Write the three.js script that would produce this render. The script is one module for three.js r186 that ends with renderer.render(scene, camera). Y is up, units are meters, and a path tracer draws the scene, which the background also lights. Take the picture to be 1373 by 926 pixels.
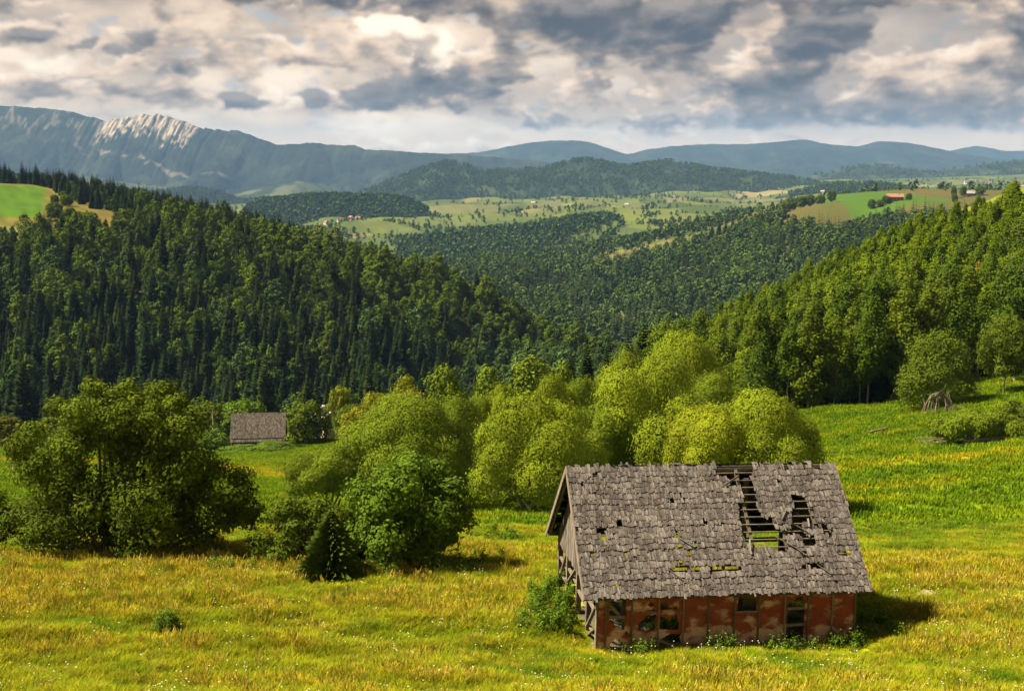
import * as THREE from 'three';
import { mergeGeometries } from 'three/addons/utils/BufferGeometryUtils.js';
import { createNoise2D, createNoise3D } from 'simplex-noise';

/* ---------- camera, exposure ---------- */
const EXPOSURE = 3.2;
const scene = new THREE.Scene();
const camera = new THREE.PerspectiveCamera(30.47, 1024 / 690, 0.5, 60000);
camera.position.set(0, 18.4, 0);
camera.rotation.x = -0.14889;
const renderer = new THREE.WebGLRenderer({ antialias: true });
renderer.toneMapping = THREE.LinearToneMapping;
renderer.toneMappingExposure = EXPOSURE;
renderer.shadowMap.enabled = true;

/* ---------- random and noise ---------- */
function rngOf(seed) { let s = seed | 0; return () => { s = (s + 0x6d2b79f5) | 0; let t = Math.imul(s ^ (s >>> 15), 1 | s); t = (t + Math.imul(t ^ (t >>> 7), 61 | t)) ^ t; return ((t ^ (t >>> 14)) >>> 0) / 4294967296; }; }
const n2 = createNoise2D(rngOf(11)), n3 = createNoise3D(rngOf(23));
const fbm2 = (x, y, o = 4) => { let s = 0, a = 0.5; for (let i = 0; i < o; i++) { s += a * n2(x, y); x = x * 2.03 + 17.1; y = y * 2.03 - 9.7; a *= 0.5; } return s; };
const fbm3 = (x, y, z, o = 5) => { let s = 0, a = 0.5; for (let i = 0; i < o; i++) { s += a * n3(x, y, z); x = x * 2.07 + 5.3; y = y * 2.07 - 3.1; z = z * 2.07 + 8.9; a *= 0.52; } return s; };
const clamp = (x, a = 0, b = 1) => Math.min(b, Math.max(a, x));
const lerp = (a, b, t) => a + (b - a) * t;
const sstep = (a, b, x) => { const t = clamp((x - a) / (b - a)); return t * t * (3 - 2 * t); };
const mix3 = (a, b, t) => [lerp(a[0], b[0], t), lerp(a[1], b[1], t), lerp(a[2], b[2], t)];

/* ---------- sky: broken stratocumulus and cumulus under a high veil ---------- */
// Cloud masses that can be told apart: [azimuth right of the view axis, height, half width, half height (degrees), weight]
const DARK=[[4.8,5.72,4.40,1.16,1.00],[2.7,6.50,2.44,0.71,0.80],[7.9,5.79,1.47,0.90,0.60],[13.8,5.20,2.28,0.97,1.00],[12.7,4.49,1.30,0.71,0.60],[22.0,5.62,1.04,1.16,1.00],[11.9,6.60,5.22,0.45,0.60],[-20.2,4.97,1.17,0.32,0.95],[-18.2,4.55,0.52,0.26,0.70],[-16.3,4.75,1.17,0.71,0.55],[-14.6,3.58,1.37,0.55,0.55],[-21.7,6.27,1.47,0.71,0.60],[-11.9,2.31,1.37,0.42,1.00],[-8.7,2.50,0.98,0.48,1.00],[-6.1,2.60,1.47,0.78,0.70],[-2.8,3.02,2.44,1.10,0.65],[-7.1,6.63,6.19,0.52,0.60],[1.1,1.56,1.96,0.58,0.55],[18.0,1.89,6.19,0.84,0.65],[7.9,1.40,5.22,0.42,0.60],[10.5,2.86,3.59,1.10,0.50],[-19.1,2.86,3.10,0.58,0.45],[-4.1,4.00,0.65,0.78,0.50],[3.4,2.54,2.28,0.78,0.35],[18.4,3.83,3.26,0.81,0.30]];
const BRIGHT=[[-5.1,5.62,1.24,0.48,1.20],[-3.3,4.62,0.65,1.10,0.90],[-2.5,5.30,1.30,0.65,0.60],[-21.6,4.00,1.96,0.58,0.70],[-19.4,3.64,1.37,0.45,0.70],[-13.4,3.25,1.11,0.55,0.60],[-9.7,3.25,1.56,0.78,0.70],[-10.6,2.60,0.46,0.39,0.50],[-4.1,1.30,3.59,0.71,0.70],[-7.4,1.40,1.96,0.58,0.40],[0.4,0.84,2.28,0.39,0.60],[2.2,3.83,0.98,0.58,0.80],[5.0,3.02,0.72,0.58,0.90],[6.9,1.72,1.04,0.29,0.80],[16.1,5.20,1.96,0.84,0.55],[4.8,6.66,1.30,0.29,1.00],[21.1,6.44,0.98,0.29,0.60],[9.2,4.97,0.98,0.81,0.40],[-12.6,1.89,3.59,0.58,0.30],[20.0,0.75,2.93,0.26,0.50],[-17.5,1.89,4.56,0.45,0.35]];
const D2R = Math.PI / 180;
function blobs(list, az, el) {
  let s = 0;
  for (const b of list) { const dx = (az - b[0]) / b[2], dy = (el - b[1]) / b[3]; const q = dx * dx + dy * dy; if (q < 4) s += b[4] * (1 - sstep(0.35, 1.5, Math.sqrt(q))); }
  return s;
}
// thickness of cloud in a direction
function cloudAt(az, el) {
  // clouds grow larger overhead: heights are squeezed as they rise
  const q = el < 6 ? el * 1.9 : 11.4 + 26 * Math.log(1 + (el - 6) * 1.9 / 26);
  const k = Math.max(0.02, Math.cos(el * D2R)), X = 57.3 * Math.cos(az * D2R) * k, Y = 57.3 * Math.sin(az * D2R) * k;
  const wx = fbm3(X / 5, Y / 5, q / 4, 3), wy = fbm3(X / 5 + 40, Y / 5, q / 4 + 9, 3);
  let heap = 0, a = 0.5, x = (X + wx * 2.2) / 6, y = (Y + wx) / 6, z = (q + wy * 1.8) / 4.4;
  for (let i = 0; i < 6; i++) { heap += a * (1 - 2.2 * Math.abs(n3(x, y, z))); x = x * 2.13 + 3; y *= 2.13; z = z * 2.13 + 7; a *= 0.49; }
  const big = fbm3(X / 14, Y / 14, q / 8, 3), wf = fbm3(X / 1.3 + 7, Y / 1.3, q / 1.1, 4), wg = fbm3(X / 1.3, Y / 1.3 + 31, q / 1.1, 4);
  const ax = az + wx * 0.9 + wf * 0.8, ay = el + wy * 0.28 + wg * 0.3;
  let D = 0.0 + 0.5 * heap + 0.45 * big + 0.42 * sstep(5.5, 11, el) - 0.12 * (1 - sstep(0, 2.2, el));
  return D + 0.3 * blobs(DARK, ax, ay) - 0.85 * blobs(BRIGHT, ax, ay);
}
function lowCloud(az, el) {
  const u = az / 1.15, v = el / 0.62, e = fbm3(u * 0.5, v * 0.5, 3.3, 3); let heap = 0, a = 0.5, x = u + e * 1.4, y = v + e, s = 1;
  for (let i = 0; i < 5; i++) { heap += a * (1 - 2.1 * Math.abs(n3(x * s * 0.42 + i * 9, y * s * 0.46, 1.7 + i))); s *= 2.1; a *= 0.52; }
  return blobs(DARK, az + e * 0.9, el + 0.3 * e) * 0.92 + 0.27 * heap - 0.1 + 0.25 * sstep(6.5, 12, el) + 0.1 * fbm3(az / 9, el / 5, 8.8, 2);
}
function skyColor(az, el) {
  const D = cloudAt(az, el), mask = sstep(-0.08, 0.2, D);
  let thick = 0.35 * Math.max(0, D); for (let i = 1; i <= 4; i++) thick += Math.max(0, cloudAt(az - 0.16 * i, el + 0.26 * i)) * (i < 3 ? 1 : 0.7);   // cloud between here and the light
  const veilN = fbm3(az / 7, el / 2.6, 4.4, 4), hot = blobs(BRIGHT, az + 1.6 * veilN + 0.5 * D, el + 0.5 * fbm3(az / 2.2, el / 1.1, 9.1, 4));
  const inner = fbm3(az / 2.6 + 12 + 0.5 * D, el / 0.95, 7.7, 6), swell = cloudAt(az + 0.3, el - 0.42) - D, L = clamp(Math.exp(-0.78 * thick * (1 - 0.75 * inner)) * (0.95 + 0.35 * Math.min(1, hot)) + 0.15 * inner + 0.16 * swell, 0, 1.3);
  const ramp = [[0, [0.06, 0.072, 0.096]], [0.22, [0.19, 0.172, 0.166]], [0.5, [0.46, 0.375, 0.31]], [0.8, [0.92, 0.7, 0.51]], [1.2, [1.4, 1.2, 0.98]]];
  let c = ramp[4][1]; for (let i = 0; i < 4; i++) if (L < ramp[i + 1][0]) { c = mix3(ramp[i][1], ramp[i + 1][1], (L - ramp[i][0]) / (ramp[i + 1][0] - ramp[i][0])); break; }
  let veil = mix3([0.5, 0.42, 0.355], [1.0, 0.78, 0.57], clamp(0.42 + 1.1 * veilN + 0.5 * hot)); veil = mix3(veil, [1.5, 1.32, 1.08], 0.7 * clamp(hot - 0.3));
  veil = mix3(veil, [0.42, 0.5, 0.57], 0.6 * sstep(0.22, 0.4, fbm3(az / 3 + 60, el / 1.4, 2.2, 4)) * (1 - clamp(hot)));                                // thin blue gaps
  veil = mix3(veil, [0.34, 0.305, 0.285], 0.62 * sstep(-4, 12, az + 5 * veilN) * (1 - sstep(120, 170, Math.abs(az))) * sstep(0.6, 1.8, el));
  veil = mix3(veil, [1.1, 0.8, 0.54], 0.75 * (1 - sstep(0.1, 1.7, el + 0.6 * veilN)));
  veil = mix3(veil, [0.3, 0.285, 0.28], 0.75 * sstep(6, 14, el));
  c = mix3(veil, c, mask);
  // lower, thicker clouds in front
  const low = lowCloud(az, el), top = low - lowCloud(az - 0.2, el + 0.38), m2 = sstep(0.3, 0.62, low);
  return mix3(c, mix3([0.085, 0.098, 0.125], [0.34, 0.305, 0.285], clamp(0.22 + 1.15 * top + 0.45 * inner + 0.25 * (0.9 - low))), 0.93 * m2);
}
{
  const W = 4096, H = 2048, data = new Float32Array(W * H * 4), STEP = 8;
  const put = (r, c, v) => { const o = (r * W + c) * 4; data[o] = v[0] / EXPOSURE; data[o + 1] = v[1] / EXPOSURE; data[o + 2] = v[2] / EXPOSURE; data[o + 3] = 1; };
  const elOf = (r) => ((r + 0.5) / H - 0.5) * 180, azOf = (c) => { let a = ((c + 0.5) / W - 0.5) * 360 + 90; return a > 180 ? a - 360 : a; };
  const fine = (r, c) => elOf(r) < 7 && Math.abs(azOf(c)) < 30;
  const cw = W / STEP, ch = H / 2 / STEP + 1, coarse = [];
  for (let j = 0; j <= ch; j++) { const row = []; for (let i = 0; i < cw; i++) row.push(skyColor(azOf(i * STEP - 0.5), Math.min(90, Math.max(0, elOf(H / 2 + j * STEP - 0.5))))); coarse.push(row); }
  for (let r = 0; r < H; r++) for (let c = 0; c < W; c++) {
    if (r < H / 2) { put(r, c, [0.16, 0.16, 0.14]); continue; }
    if (fine(r, c)) { put(r, c, skyColor(azOf(c), elOf(r))); continue; }
    const y = (r - H / 2) / STEP, x = c / STEP, j = Math.floor(y), i = Math.floor(x), v = y - j, u = x - i, i1 = (i + 1) % cw;
    put(r, c, mix3(mix3(coarse[j][i], coarse[j][i1], u), mix3(coarse[j + 1][i], coarse[j + 1][i1], u), v));
  }
  const sky = new THREE.DataTexture(data, W, H, THREE.RGBAFormat, THREE.FloatType);
  sky.mapping = THREE.EquirectangularReflectionMapping; sky.magFilter = THREE.LinearFilter; sky.needsUpdate = true;
  scene.background = sky; scene.environment = sky;
}

/* ---------- sun through thin cloud, from the left and level with the barn ---------- */
const sun = new THREE.DirectionalLight(new THREE.Color(1, 0.89, 0.68), 5);
sun.name = 'sun'; sun.position.set(-54, 68, -2); sun.target.position.set(0, 0, -50);
sun.position.add(sun.target.position);
sun.castShadow = true; sun.shadow.radius = 10; sun.shadow.mapSize.set(4096, 4096);
Object.assign(sun.shadow.camera, { left: -120, right: 120, top: 120, bottom: -120, near: 1, far: 600 });
scene.add(sun, sun.target);

/* ---------- air ---------- */
scene.fog = new THREE.FogExp2(new THREE.Color(0.32, 0.56, 0.95), 3.5e-5);

/* ---------- helpers for objects ---------- */
const taken = new Map();
function numbered(name) { const k = taken.get(name) ?? 0; taken.set(name, k + 1); return k ? name + '_' + String(k).padStart(3, '0') : name; }
function mesh(name, geo, mat, parent = scene) {
  const m = new THREE.Mesh(geo, mat); m.name = parent === scene ? numbered(name) : name;
  m.castShadow = m.receiveShadow = true; parent.add(m); return m;
}
function thing(name, label, category, pos = [0, 0, 0], turn = 0, group) {
  const o = new THREE.Group(); o.name = numbered(name); o.position.set(...pos); o.rotation.y = turn;
  o.userData = { label, category }; if (group) o.userData.group = group; scene.add(o); return o;
}
function structure(o, label) { o.userData.kind = 'structure'; o.userData.label = label; return o; }
function geoOf(pos, idx, col, uv) {
  const g = new THREE.BufferGeometry();
  g.setAttribute('position', new THREE.BufferAttribute(pos instanceof Float32Array ? pos : new Float32Array(pos), 3));
  if (col) g.setAttribute('color', new THREE.BufferAttribute(col instanceof Float32Array ? col : new Float32Array(col), 3));
  if (uv) g.setAttribute('uv', new THREE.BufferAttribute(uv instanceof Float32Array ? uv : new Float32Array(uv), 2));
  if (idx) g.setIndex(new THREE.BufferAttribute(new Uint32Array(idx), 1));
  return g;
}
const matte = (o = {}) => new THREE.MeshPhysicalMaterial({ roughness: 1, specularIntensity: 0.12, ...o });
function dataTexture(w, h, fn, srgb = false) {
  const d = new Uint8Array(w * h * 4);
  for (let y = 0; y < h; y++) for (let x = 0; x < w; x++) { const c = fn(x / w, y / h), o = (y * w + x) * 4; for (let k = 0; k < 3; k++) d[o + k] = clamp(c[k]) * 255; d[o + 3] = 255; }
  const t = new THREE.DataTexture(d, w, h); t.wrapS = t.wrapT = THREE.RepeatWrapping; t.magFilter = THREE.LinearFilter; if (srgb) t.colorSpace = THREE.SRGBColorSpace; t.needsUpdate = true; return t;
}

/* ---------- lie of the land: surveyed points [x, y, z] and a smooth surface through them ---------- */
const CTRL = [[-15.3,2.5,-36],[-7.5,2.5,-36],[0.1,2.3,-36.5],[8.2,2.3,-36.5],[15.8,2.1,-37],[-16.1,1.8,-49],[-21,1.7,-50],[-10.7,1.6,-49],[-6.9,1.6,-48],[-2.5,1.5,-47],[1,1.7,-46.5],[-3,0.4,-56],[-1.4,-0.7,-63],[2.9,1.4,-42],[12.2,1.1,-43.3],[14.6,1.4,-42],[18,1.5,-42.5],[18.6,0.4,-54],[22.6,0.4,-54],[24.6,-2,-72],[30,-2,-72],[33.3,-5.1,-98],[41.3,-4.4,-100],[26.6,-4.9,-95],[46.1,-11.6,-150],[38.1,-11.6,-150],[55,-9.3,-150],[61.5,-8.5,-150],[-32.4,-4.7,-80],[-48.3,-12.6,-120],[-18.4,-6.2,-85],[-27.7,-21.1,-160],[-38.9,-26.9,-192],[-29.7,-27.3,-200],[-79.4,-26.7,-192],[-55.7,-27.1,-190],[2.9,-3.6,-76],[8.1,-4.8,-82],[16,-5.4,-90],[9,-10.1,-105],[1.1,-19.9,-140],[-9.9,-16.6,-130],[26.1,-21.4,-180],[-4.4,-23.2,-160],[114.6,4.8,-330],[120.2,11.3,-300],[99.4,-11.2,-330],[68.2,-15.9,-280],[48.2,-23.6,-260],[37.7,-29.1,-250],[88.8,-8.2,-220],[60.7,-14.9,-200],[133.7,11.1,-300],[-60.6,-47,-300],[-105.7,-46.1,-300],[-138.7,-75.3,-395],[-68.6,-76.3,-400],[-200.5,-77.5,-400],[-34.3,-78.9,-420],[-183.5,-61.6,-450],[-130.1,-61.6,-450],[-78.3,-63,-460],[-47.5,-65.9,-480],[-154.7,-41.3,-540],[-218.3,-41.3,-540],[-92.1,-48.1,-545],[-142.6,-21.3,-630],[-187.9,-19.6,-660],[-94.9,-34.8,-630],[-60.7,-40,-620],[-31.1,-45.3,-610],[-9.2,-56.9,-590],[11.3,-75.2,-570],[-26.2,-70.1,-510],[-10.3,-84.3,-470],[-265.2,-11.2,-690],[-232.9,-11.2,-690],[-306.5,0.9,-800],[-267.3,-4.1,-780],[-390.4,3.6,-800],[-338,-12.4,-690],[-223.4,-12.7,-740],[-181.3,-24.3,-800],[-93.3,-49.4,-850],[-401.2,-11.6,-1000],[-568.8,-1.9,-1100],[49.4,-130.6,-800],[30.7,-112.2,-700],[95.2,-134.9,-980],[140.8,-118.2,-900],[194.7,-113.5,-1050],[157.6,-120.2,-1250],[80.6,-129.4,-1200],[9.6,-129.4,-1200],[-32.2,-117.7,-1500],[248.6,-81.4,-1350],[291.2,-64.6,-1200],[353.3,-61,-1300],[401.8,-28.2,-1300],[342.4,-33.9,-1350],[295.2,-39.4,-1350],[502.2,-30.2,-1400],[478.5,-21.7,-1550],[232.5,-69,-1450],[153.1,-92.4,-1500],[85.3,-105.2,-1550],[624.6,-23.7,-1400],[410.8,-34.7,-1700],[-52,-143.1,-1900],[139.9,-105.9,-2100],[238.3,-105.2,-1900],[-148.8,-139.3,-2000],[-184.3,-127.8,-2300],[19.8,-117.7,-2500],[166.3,-113.3,-2500],[-303,-129.6,-2500],[440.8,-95.6,-2400],[862.6,-95.6,-2400],[-628.7,-124.7,-2200],[-1143.6,-99,-2200],[1284.5,-95.6,-2400],[-333,-128.3,-2750],[25.3,-115,-3200],[334.7,-111.2,-3500],[605.3,-109.5,-3300],[-589.8,-135.5,-2600],[-1127.1,-131,-2800],[1148.4,-100.1,-3200],[0,15.4,5],[0,8.5,-20],[-25,8,-20],[25,8,-20],[-40,12,0],[40,12,0],[-1196.6,-168.9,-4200],[-622.9,-163.9,-4500],[35.5,-143,-4500],[824.7,-127.3,-4500],[1349.8,-106.4,-4500],[1804,-95.9,-4500],[2663.2,-95.9,-4500],[-2425.8,-161.5,-4200],[1447.6,-102.8,-6000],[2147.3,-92.4,-6000],[2801.8,-86.5,-7000],[4544.5,-86.5,-7000],[-1582.6,-240.8,-7000],[-2811.5,-248.9,-7000],[-353.9,-208.2,-7000],[-4449.7,-248.9,-7000],[-4415.8,-363.3,-11000],[-1842.9,-363.3,-11000],[729.3,-286.6,-11000],[3296.7,-222.9,-11000],[7148.7,-222.9,-11000],[-7631.9,-363.3,-11000],[-6820.8,-512.2,-17000],[-859,-453,-17000],[5094.9,-354.5,-17000]];
const landWeights = (() => {
  const n = CTRL.length, N = n + 3, M = [];
  for (let i = 0; i < N; i++) {
    const row = new Float64Array(N + 1);
    for (let j = 0; j < N; j++) {
      if (i < n && j < n) row[j] = Math.hypot(CTRL[i][0] - CTRL[j][0], CTRL[i][2] - CTRL[j][2]);
      else if (i < n) row[j] = [1, CTRL[i][0], CTRL[i][2]][j - n];
      else if (j < n) row[j] = [1, CTRL[j][0], CTRL[j][2]][i - n];
    }
    row[N] = i < n ? CTRL[i][1] : 0; M.push(row);
  }
  for (let c = 0; c < N; c++) {
    let p = c; for (let r = c + 1; r < N; r++) if (Math.abs(M[r][c]) > Math.abs(M[p][c])) p = r;
    [M[c], M[p]] = [M[p], M[c]];
    for (let r = c + 1; r < N; r++) { const k = M[r][c] / M[c][c]; if (k) for (let j = c; j <= N; j++) M[r][j] -= k * M[c][j]; }
  }
  const w = new Float64Array(N);
  for (let c = N - 1; c >= 0; c--) { let s = M[c][N]; for (let j = c + 1; j < N; j++) s -= M[c][j] * w[j]; w[c] = s / M[c][c]; }
  return w;
})();
function smoothLand(x, z) {
  const n = CTRL.length; let s = landWeights[n] + landWeights[n + 1] * x + landWeights[n + 2] * z;
  for (let i = 0; i < n; i++) { const a = x - CTRL[i][0], b = z - CTRL[i][2]; s += landWeights[i] * Math.sqrt(a * a + b * b + 4); }
  return s;
}
function land(x, z) {
  const d = -z, near = 1 - sstep(60, 260, d);
  let y = smoothLand(x, z) + near * (0.16 * n2(x / 5, z / 3.4) + 0.07 * n2(x / 1.3 + 9, z / 1.1)) + (1 - near) * 0.5 * n2(x / 24, z / 24);
  y += 30 * sstep(1700, 2600, d) * (1 - sstep(5200, 7000, d)) * fbm2(x / 480, z / 400, 3);
  y += 34 * sstep(640, 950, d) * (1 - sstep(1250, 1480, d)) * (1 - sstep(230, 330, x)) * sstep(-130, -30, x) * (0.45 - Math.abs(n2((x + 0.25 * z) / 150, (z - 0.3 * x) / 420))) + 5 * sstep(330, 420, d) * (1 - sstep(560, 620, d)) * n2(x / 46, z / 90);
  return y;
}
const inPoly = (poly, x, z) => { let c = false; for (let i = 0, j = poly.length - 1; i < poly.length; j = i++) { const [xi, zi] = poly[i], [xj, zj] = poly[j]; if ((zi > z) !== (zj > z) && x < (xj - xi) * (z - zi) / (zj - zi) + xi) c = !c; } return c; };

// woods and clearings, as outlines [x, z] in metres
const WOODS = {
  west: [[-260, -345], [-70, -335], [-34, -345], [-14, -385], [20, -430], [62, -520], [72, -640], [20, -670], [-50, -690], [-120, -690], [-150, -705], [-178, -690], [-206, -640], [-250, -606], [-380, -600], [-420, -500]],
  westTop: [[-226, -700], [-262, -745], [-300, -815], [-350, -835], [-420, -835], [-420, -900], [-200, -870], [-60, -800], [20, -700], [-60, -690], [-185, -705]],
  east: [[24, -186], [29, -158], [38, -153], [47, -155], [58, -160], [74, -166], [140, -175], [152, -290], [124, -262], [100, -280], [86, -318], [70, -300], [52, -290], [34, -270], [22, -230]],
  slope: [[-24, -1100], [45, -720], [100, -600], [150, -560], [205, -880], [290, -900], [400, -1050], [440, -1210], [380, -1290], [300, -1315], [262, -1420], [205, -1430], [115, -1440], [10, -1500], [-40, -1700], [-70, -1400]],
  swell: [[-150, -1750], [-215, -2320], [165, -2620], [205, -2330], [60, -1980], [10, -1800]],
};
const GLADES = [[150, -1505, 44, 16], [84, -1565, 38, 14], [60, -1650, 30, 40], [-100, -760, 26, 14], [-222, -640, 22, 8]];
const inGlade = (x, z) => GLADES.some(([gx, gz, rx, rz]) => ((x - gx) / rx) ** 2 + ((z - gz) / rz) ** 2 < 1 + 0.5 * n2(x / 18, z / 18));
// fields of the valley: [x, z, half width, half depth, colour]
const PLOTS = [[-300, -2650, 45, 60, [0.26, 0.34, 0.06]], [-262, -2480, 30, 40, [0.17, 0.2, 0.05]], [-238, -2930, 18, 60, [0.4, 0.32, 0.14]], [262, -2950, 52, 110, [0.34, 0.42, 0.05]], [190, -2330, 60, 80, [0.2, 0.3, 0.05]], [110, -2240, 30, 35, [0.18, 0.2, 0.06]], [230, -1960, 45, 34, [0.24, 0.22, 0.08]], [150, -1505, 42, 15, [0.28, 0.23, 0.08]], [84, -1565, 36, 13, [0.26, 0.22, 0.08]], [310, -3450, 130, 170, [0.22, 0.23, 0.08]], [-10, -3400, 150, 120, [0.23, 0.22, 0.1]], [120, -3350, 40, 90, [0.34, 0.4, 0.05]], [1010, -4650, 170, 160, [0.44, 0.36, 0.16]], [1750, -4900, 200, 130, [0.36, 0.33, 0.16]], [-170, -3300, 130, 150, [0.24, 0.24, 0.09]], [560, -3700, 110, 160, [0.27, 0.26, 0.12]], [750, -3900, 130, 200, [0.26, 0.25, 0.11]]];

// how dry the meadow grass is, 0 green to 1 straw
function dryness(x, z) {
  const d = -z;
  let s = 0.47 + 0.72 * fbm2(x / 17, z / 5.5 + 3, 3) + 0.38 * n2(x / 4.2, z / 2.2) * (1 - sstep(70, 150, d));
  s += 0.3 * Math.exp(-(((d - 50 - x * 0.03) / 2.6) ** 2)) * (1 - sstep(-2, 6, x)) + 0.25 * Math.exp(-(((d - 44.6) / 1.2) ** 2)) * (1 - sstep(-1, 4, x));
  s -= 0.55 * sstep(54, 62, d);
  s += 0.42 * Math.exp(-(((d - 92 - (x - 30) * 0.1) / 5) ** 2)) * sstep(16, 24, x) + 0.3 * Math.exp(-(((d - 53) / 4) ** 2)) * sstep(14, 18, x);
  s += 0.8 * Math.exp(-(((d - 146 + (x + 28) * 0.55) / 4.5) ** 2)) * (1 - sstep(-18, -8, x));
  s += 0.35 * Math.exp(-(((d - 60) / 6) ** 2)) * Math.exp(-((x / 8) ** 2));
  return clamp(s);
}
const GREEN = [0.15, 0.215, 0.003], LUSH = [0.075, 0.15, 0.003], GOLD = [0.4, 0.32, 0.007], STRAW = [0.46, 0.36, 0.05];
function meadowColor(x, z) {
  const s = dryness(x, z), v = 0.85 + 0.22 * n2(x / 2.1, z / 1.4) + 0.16 * n2(x / 0.6, z / 0.45);
  let c = s < 0.5 ? mix3(mix3(LUSH, GREEN, 0.5 + 0.5 * n2(x / 8, z / 6)), [0.27, 0.27, 0.006], s * 2) : mix3([0.27, 0.27, 0.006], mix3(GOLD, STRAW, 0.2), (s - 0.5) * 2);
  return c.map((k) => k * clamp(v, 0.45, 1.4));
}
function groundColor(x, z) {
  const d = -z;
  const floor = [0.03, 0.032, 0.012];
  if (d < 48 && d > 40) { const dx = x - 2.894, dz = z + 41.994, lx = 0.9898 * dx - 0.1425 * dz, lz = 0.1425 * dx + 0.9898 * dz; if (lx > 0.1 && lx < 9.3 && lz < -0.1 && lz > -4.6) return [0.075, 0.062, 0.042]; }   // earth floor inside the barn, coloured dark to paint in the interior shade
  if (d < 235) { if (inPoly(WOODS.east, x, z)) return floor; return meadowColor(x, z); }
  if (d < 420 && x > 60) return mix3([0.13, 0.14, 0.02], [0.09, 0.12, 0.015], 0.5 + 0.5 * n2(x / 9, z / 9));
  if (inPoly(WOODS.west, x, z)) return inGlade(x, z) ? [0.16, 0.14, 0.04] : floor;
  if (x < -196 && d > 640 && d < 1000) {                   // hay meadows on the western hill top: a mown green one and a rough one
    const v = 0.9 + 0.25 * n2(x / 6, z / 20);
    return x < -256 - (d - 690) * 0.32 && d > 672 && d < 792 ? [0.048 * v, 0.1 * v, 0.005] : mix3([0.08, 0.08, 0.011], [0.125, 0.09, 0.022], 0.5 + 0.6 * n2(x / 22, z / 16)).map((k) => k * v);
  }
  for (const [px, pz, rx, rz, c] of PLOTS) { const q = Math.max(Math.abs((x - px) / rx + 0.25 * n2(z / 60, px)), Math.abs((z - pz) / rz + 0.25 * n2(x / 40, pz))); if (q < 1) return c.map((k) => k * 0.42 * (0.92 + 0.15 * n2(x / 30, z / 9))); }
  if (d > 1180 && d < 1720 && x > 270) return x > 352 && x < 450 + n2(z / 60, 1) * 15 && d > 1290 ? [0.042, 0.085, 0.008] : mix3([0.085, 0.06, 0.02], [0.055, 0.065, 0.014], 0.5 + 0.6 * n2(x / 40, z / 40));
  if (d < 1900) return inGlade(x, z) ? [0.14, 0.125, 0.035] : mix3([0.05, 0.06, 0.02], [0.12, 0.13, 0.035], sstep(0, 0.5, n2(x / 50, z / 50)));
  // patchwork of small holdings
  const cx = x / 95 + 0.4 * n2(x / 300, z / 300), cz = z / 170 + 0.4 * n2(x / 260, z / 260 + 5), h = 0.5 + 0.5 * n2(Math.floor(cx) * 7.31, Math.floor(cz) * 3.77);
  const field = h < 0.3 ? [0.055, 0.075, 0.014] : h < 0.55 ? [0.085, 0.1, 0.02] : h < 0.8 ? [0.042, 0.06, 0.014] : [0.13, 0.11, 0.04];
  return mix3(field, [0.06, 0.08, 0.03], 0.45 * sstep(0, 0.5, n2(x / 210, z / 330)));
}

function sheet(xs, zs, drop) {
  const nx = xs.length, nz = zs.length, pos = new Float32Array(nx * nz * 3), col = new Float32Array(nx * nz * 3), idx = [];
  for (let j = 0; j < nz; j++) for (let i = 0; i < nx; i++) {
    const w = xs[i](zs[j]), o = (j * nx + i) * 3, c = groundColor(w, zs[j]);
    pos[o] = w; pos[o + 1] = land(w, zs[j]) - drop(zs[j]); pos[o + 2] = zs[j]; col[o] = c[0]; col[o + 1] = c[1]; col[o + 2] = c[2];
    if (i && j) { const a = (j - 1) * nx + i - 1, b = a + 1, e = a + nx, f = e + 1; idx.push(a, b, e, b, f, e); }
  }
  const g = geoOf(pos, idx, col); g.computeVertexNormals(); return g;
}
const span = (n, f) => Array.from({ length: n }, (_, i) => f(i / (n - 1)));
const soilBump = dataTexture(256, 256, (u, v) => { const k = 0.5 + 0.5 * n2(u * 40, v * 40) * 0.6 + 0.25 * n2(u * 90, v * 90); return [k, k, k]; });
const groundMat = matte({ vertexColors: true });
{
  const zs = [...span(24, (t) => lerp(60, -28, t)), ...span(150, (t) => -28.4 * Math.pow(235 / 28.4, t)), ...span(110, (t) => -237 * Math.pow(1750 / 237, t))];
  const xs = span(240, (t) => { const k = (t - 0.5) * 2; return (z) => { const h = Math.max(60, -z * 0.62 + 40); return k * h; }; });
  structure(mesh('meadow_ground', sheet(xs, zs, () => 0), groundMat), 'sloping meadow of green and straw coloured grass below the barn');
  const zs2 = [...span(170, (t) => -1650 * Math.pow(7000 / 1650, t)), ...span(30, (t) => lerp(-7100, -17000, t))];
  const xs2 = span(260, (t) => { const k = (t - 0.5) * 2; return (z) => k * Math.max(1150, -z * 0.62); });
  structure(mesh('valley_ground', sheet(xs2, zs2, (z) => lerp(6, 0, sstep(-1650, -1800, z))), groundMat), 'patchwork valley floor of small fields beyond the woods');
}

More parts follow.
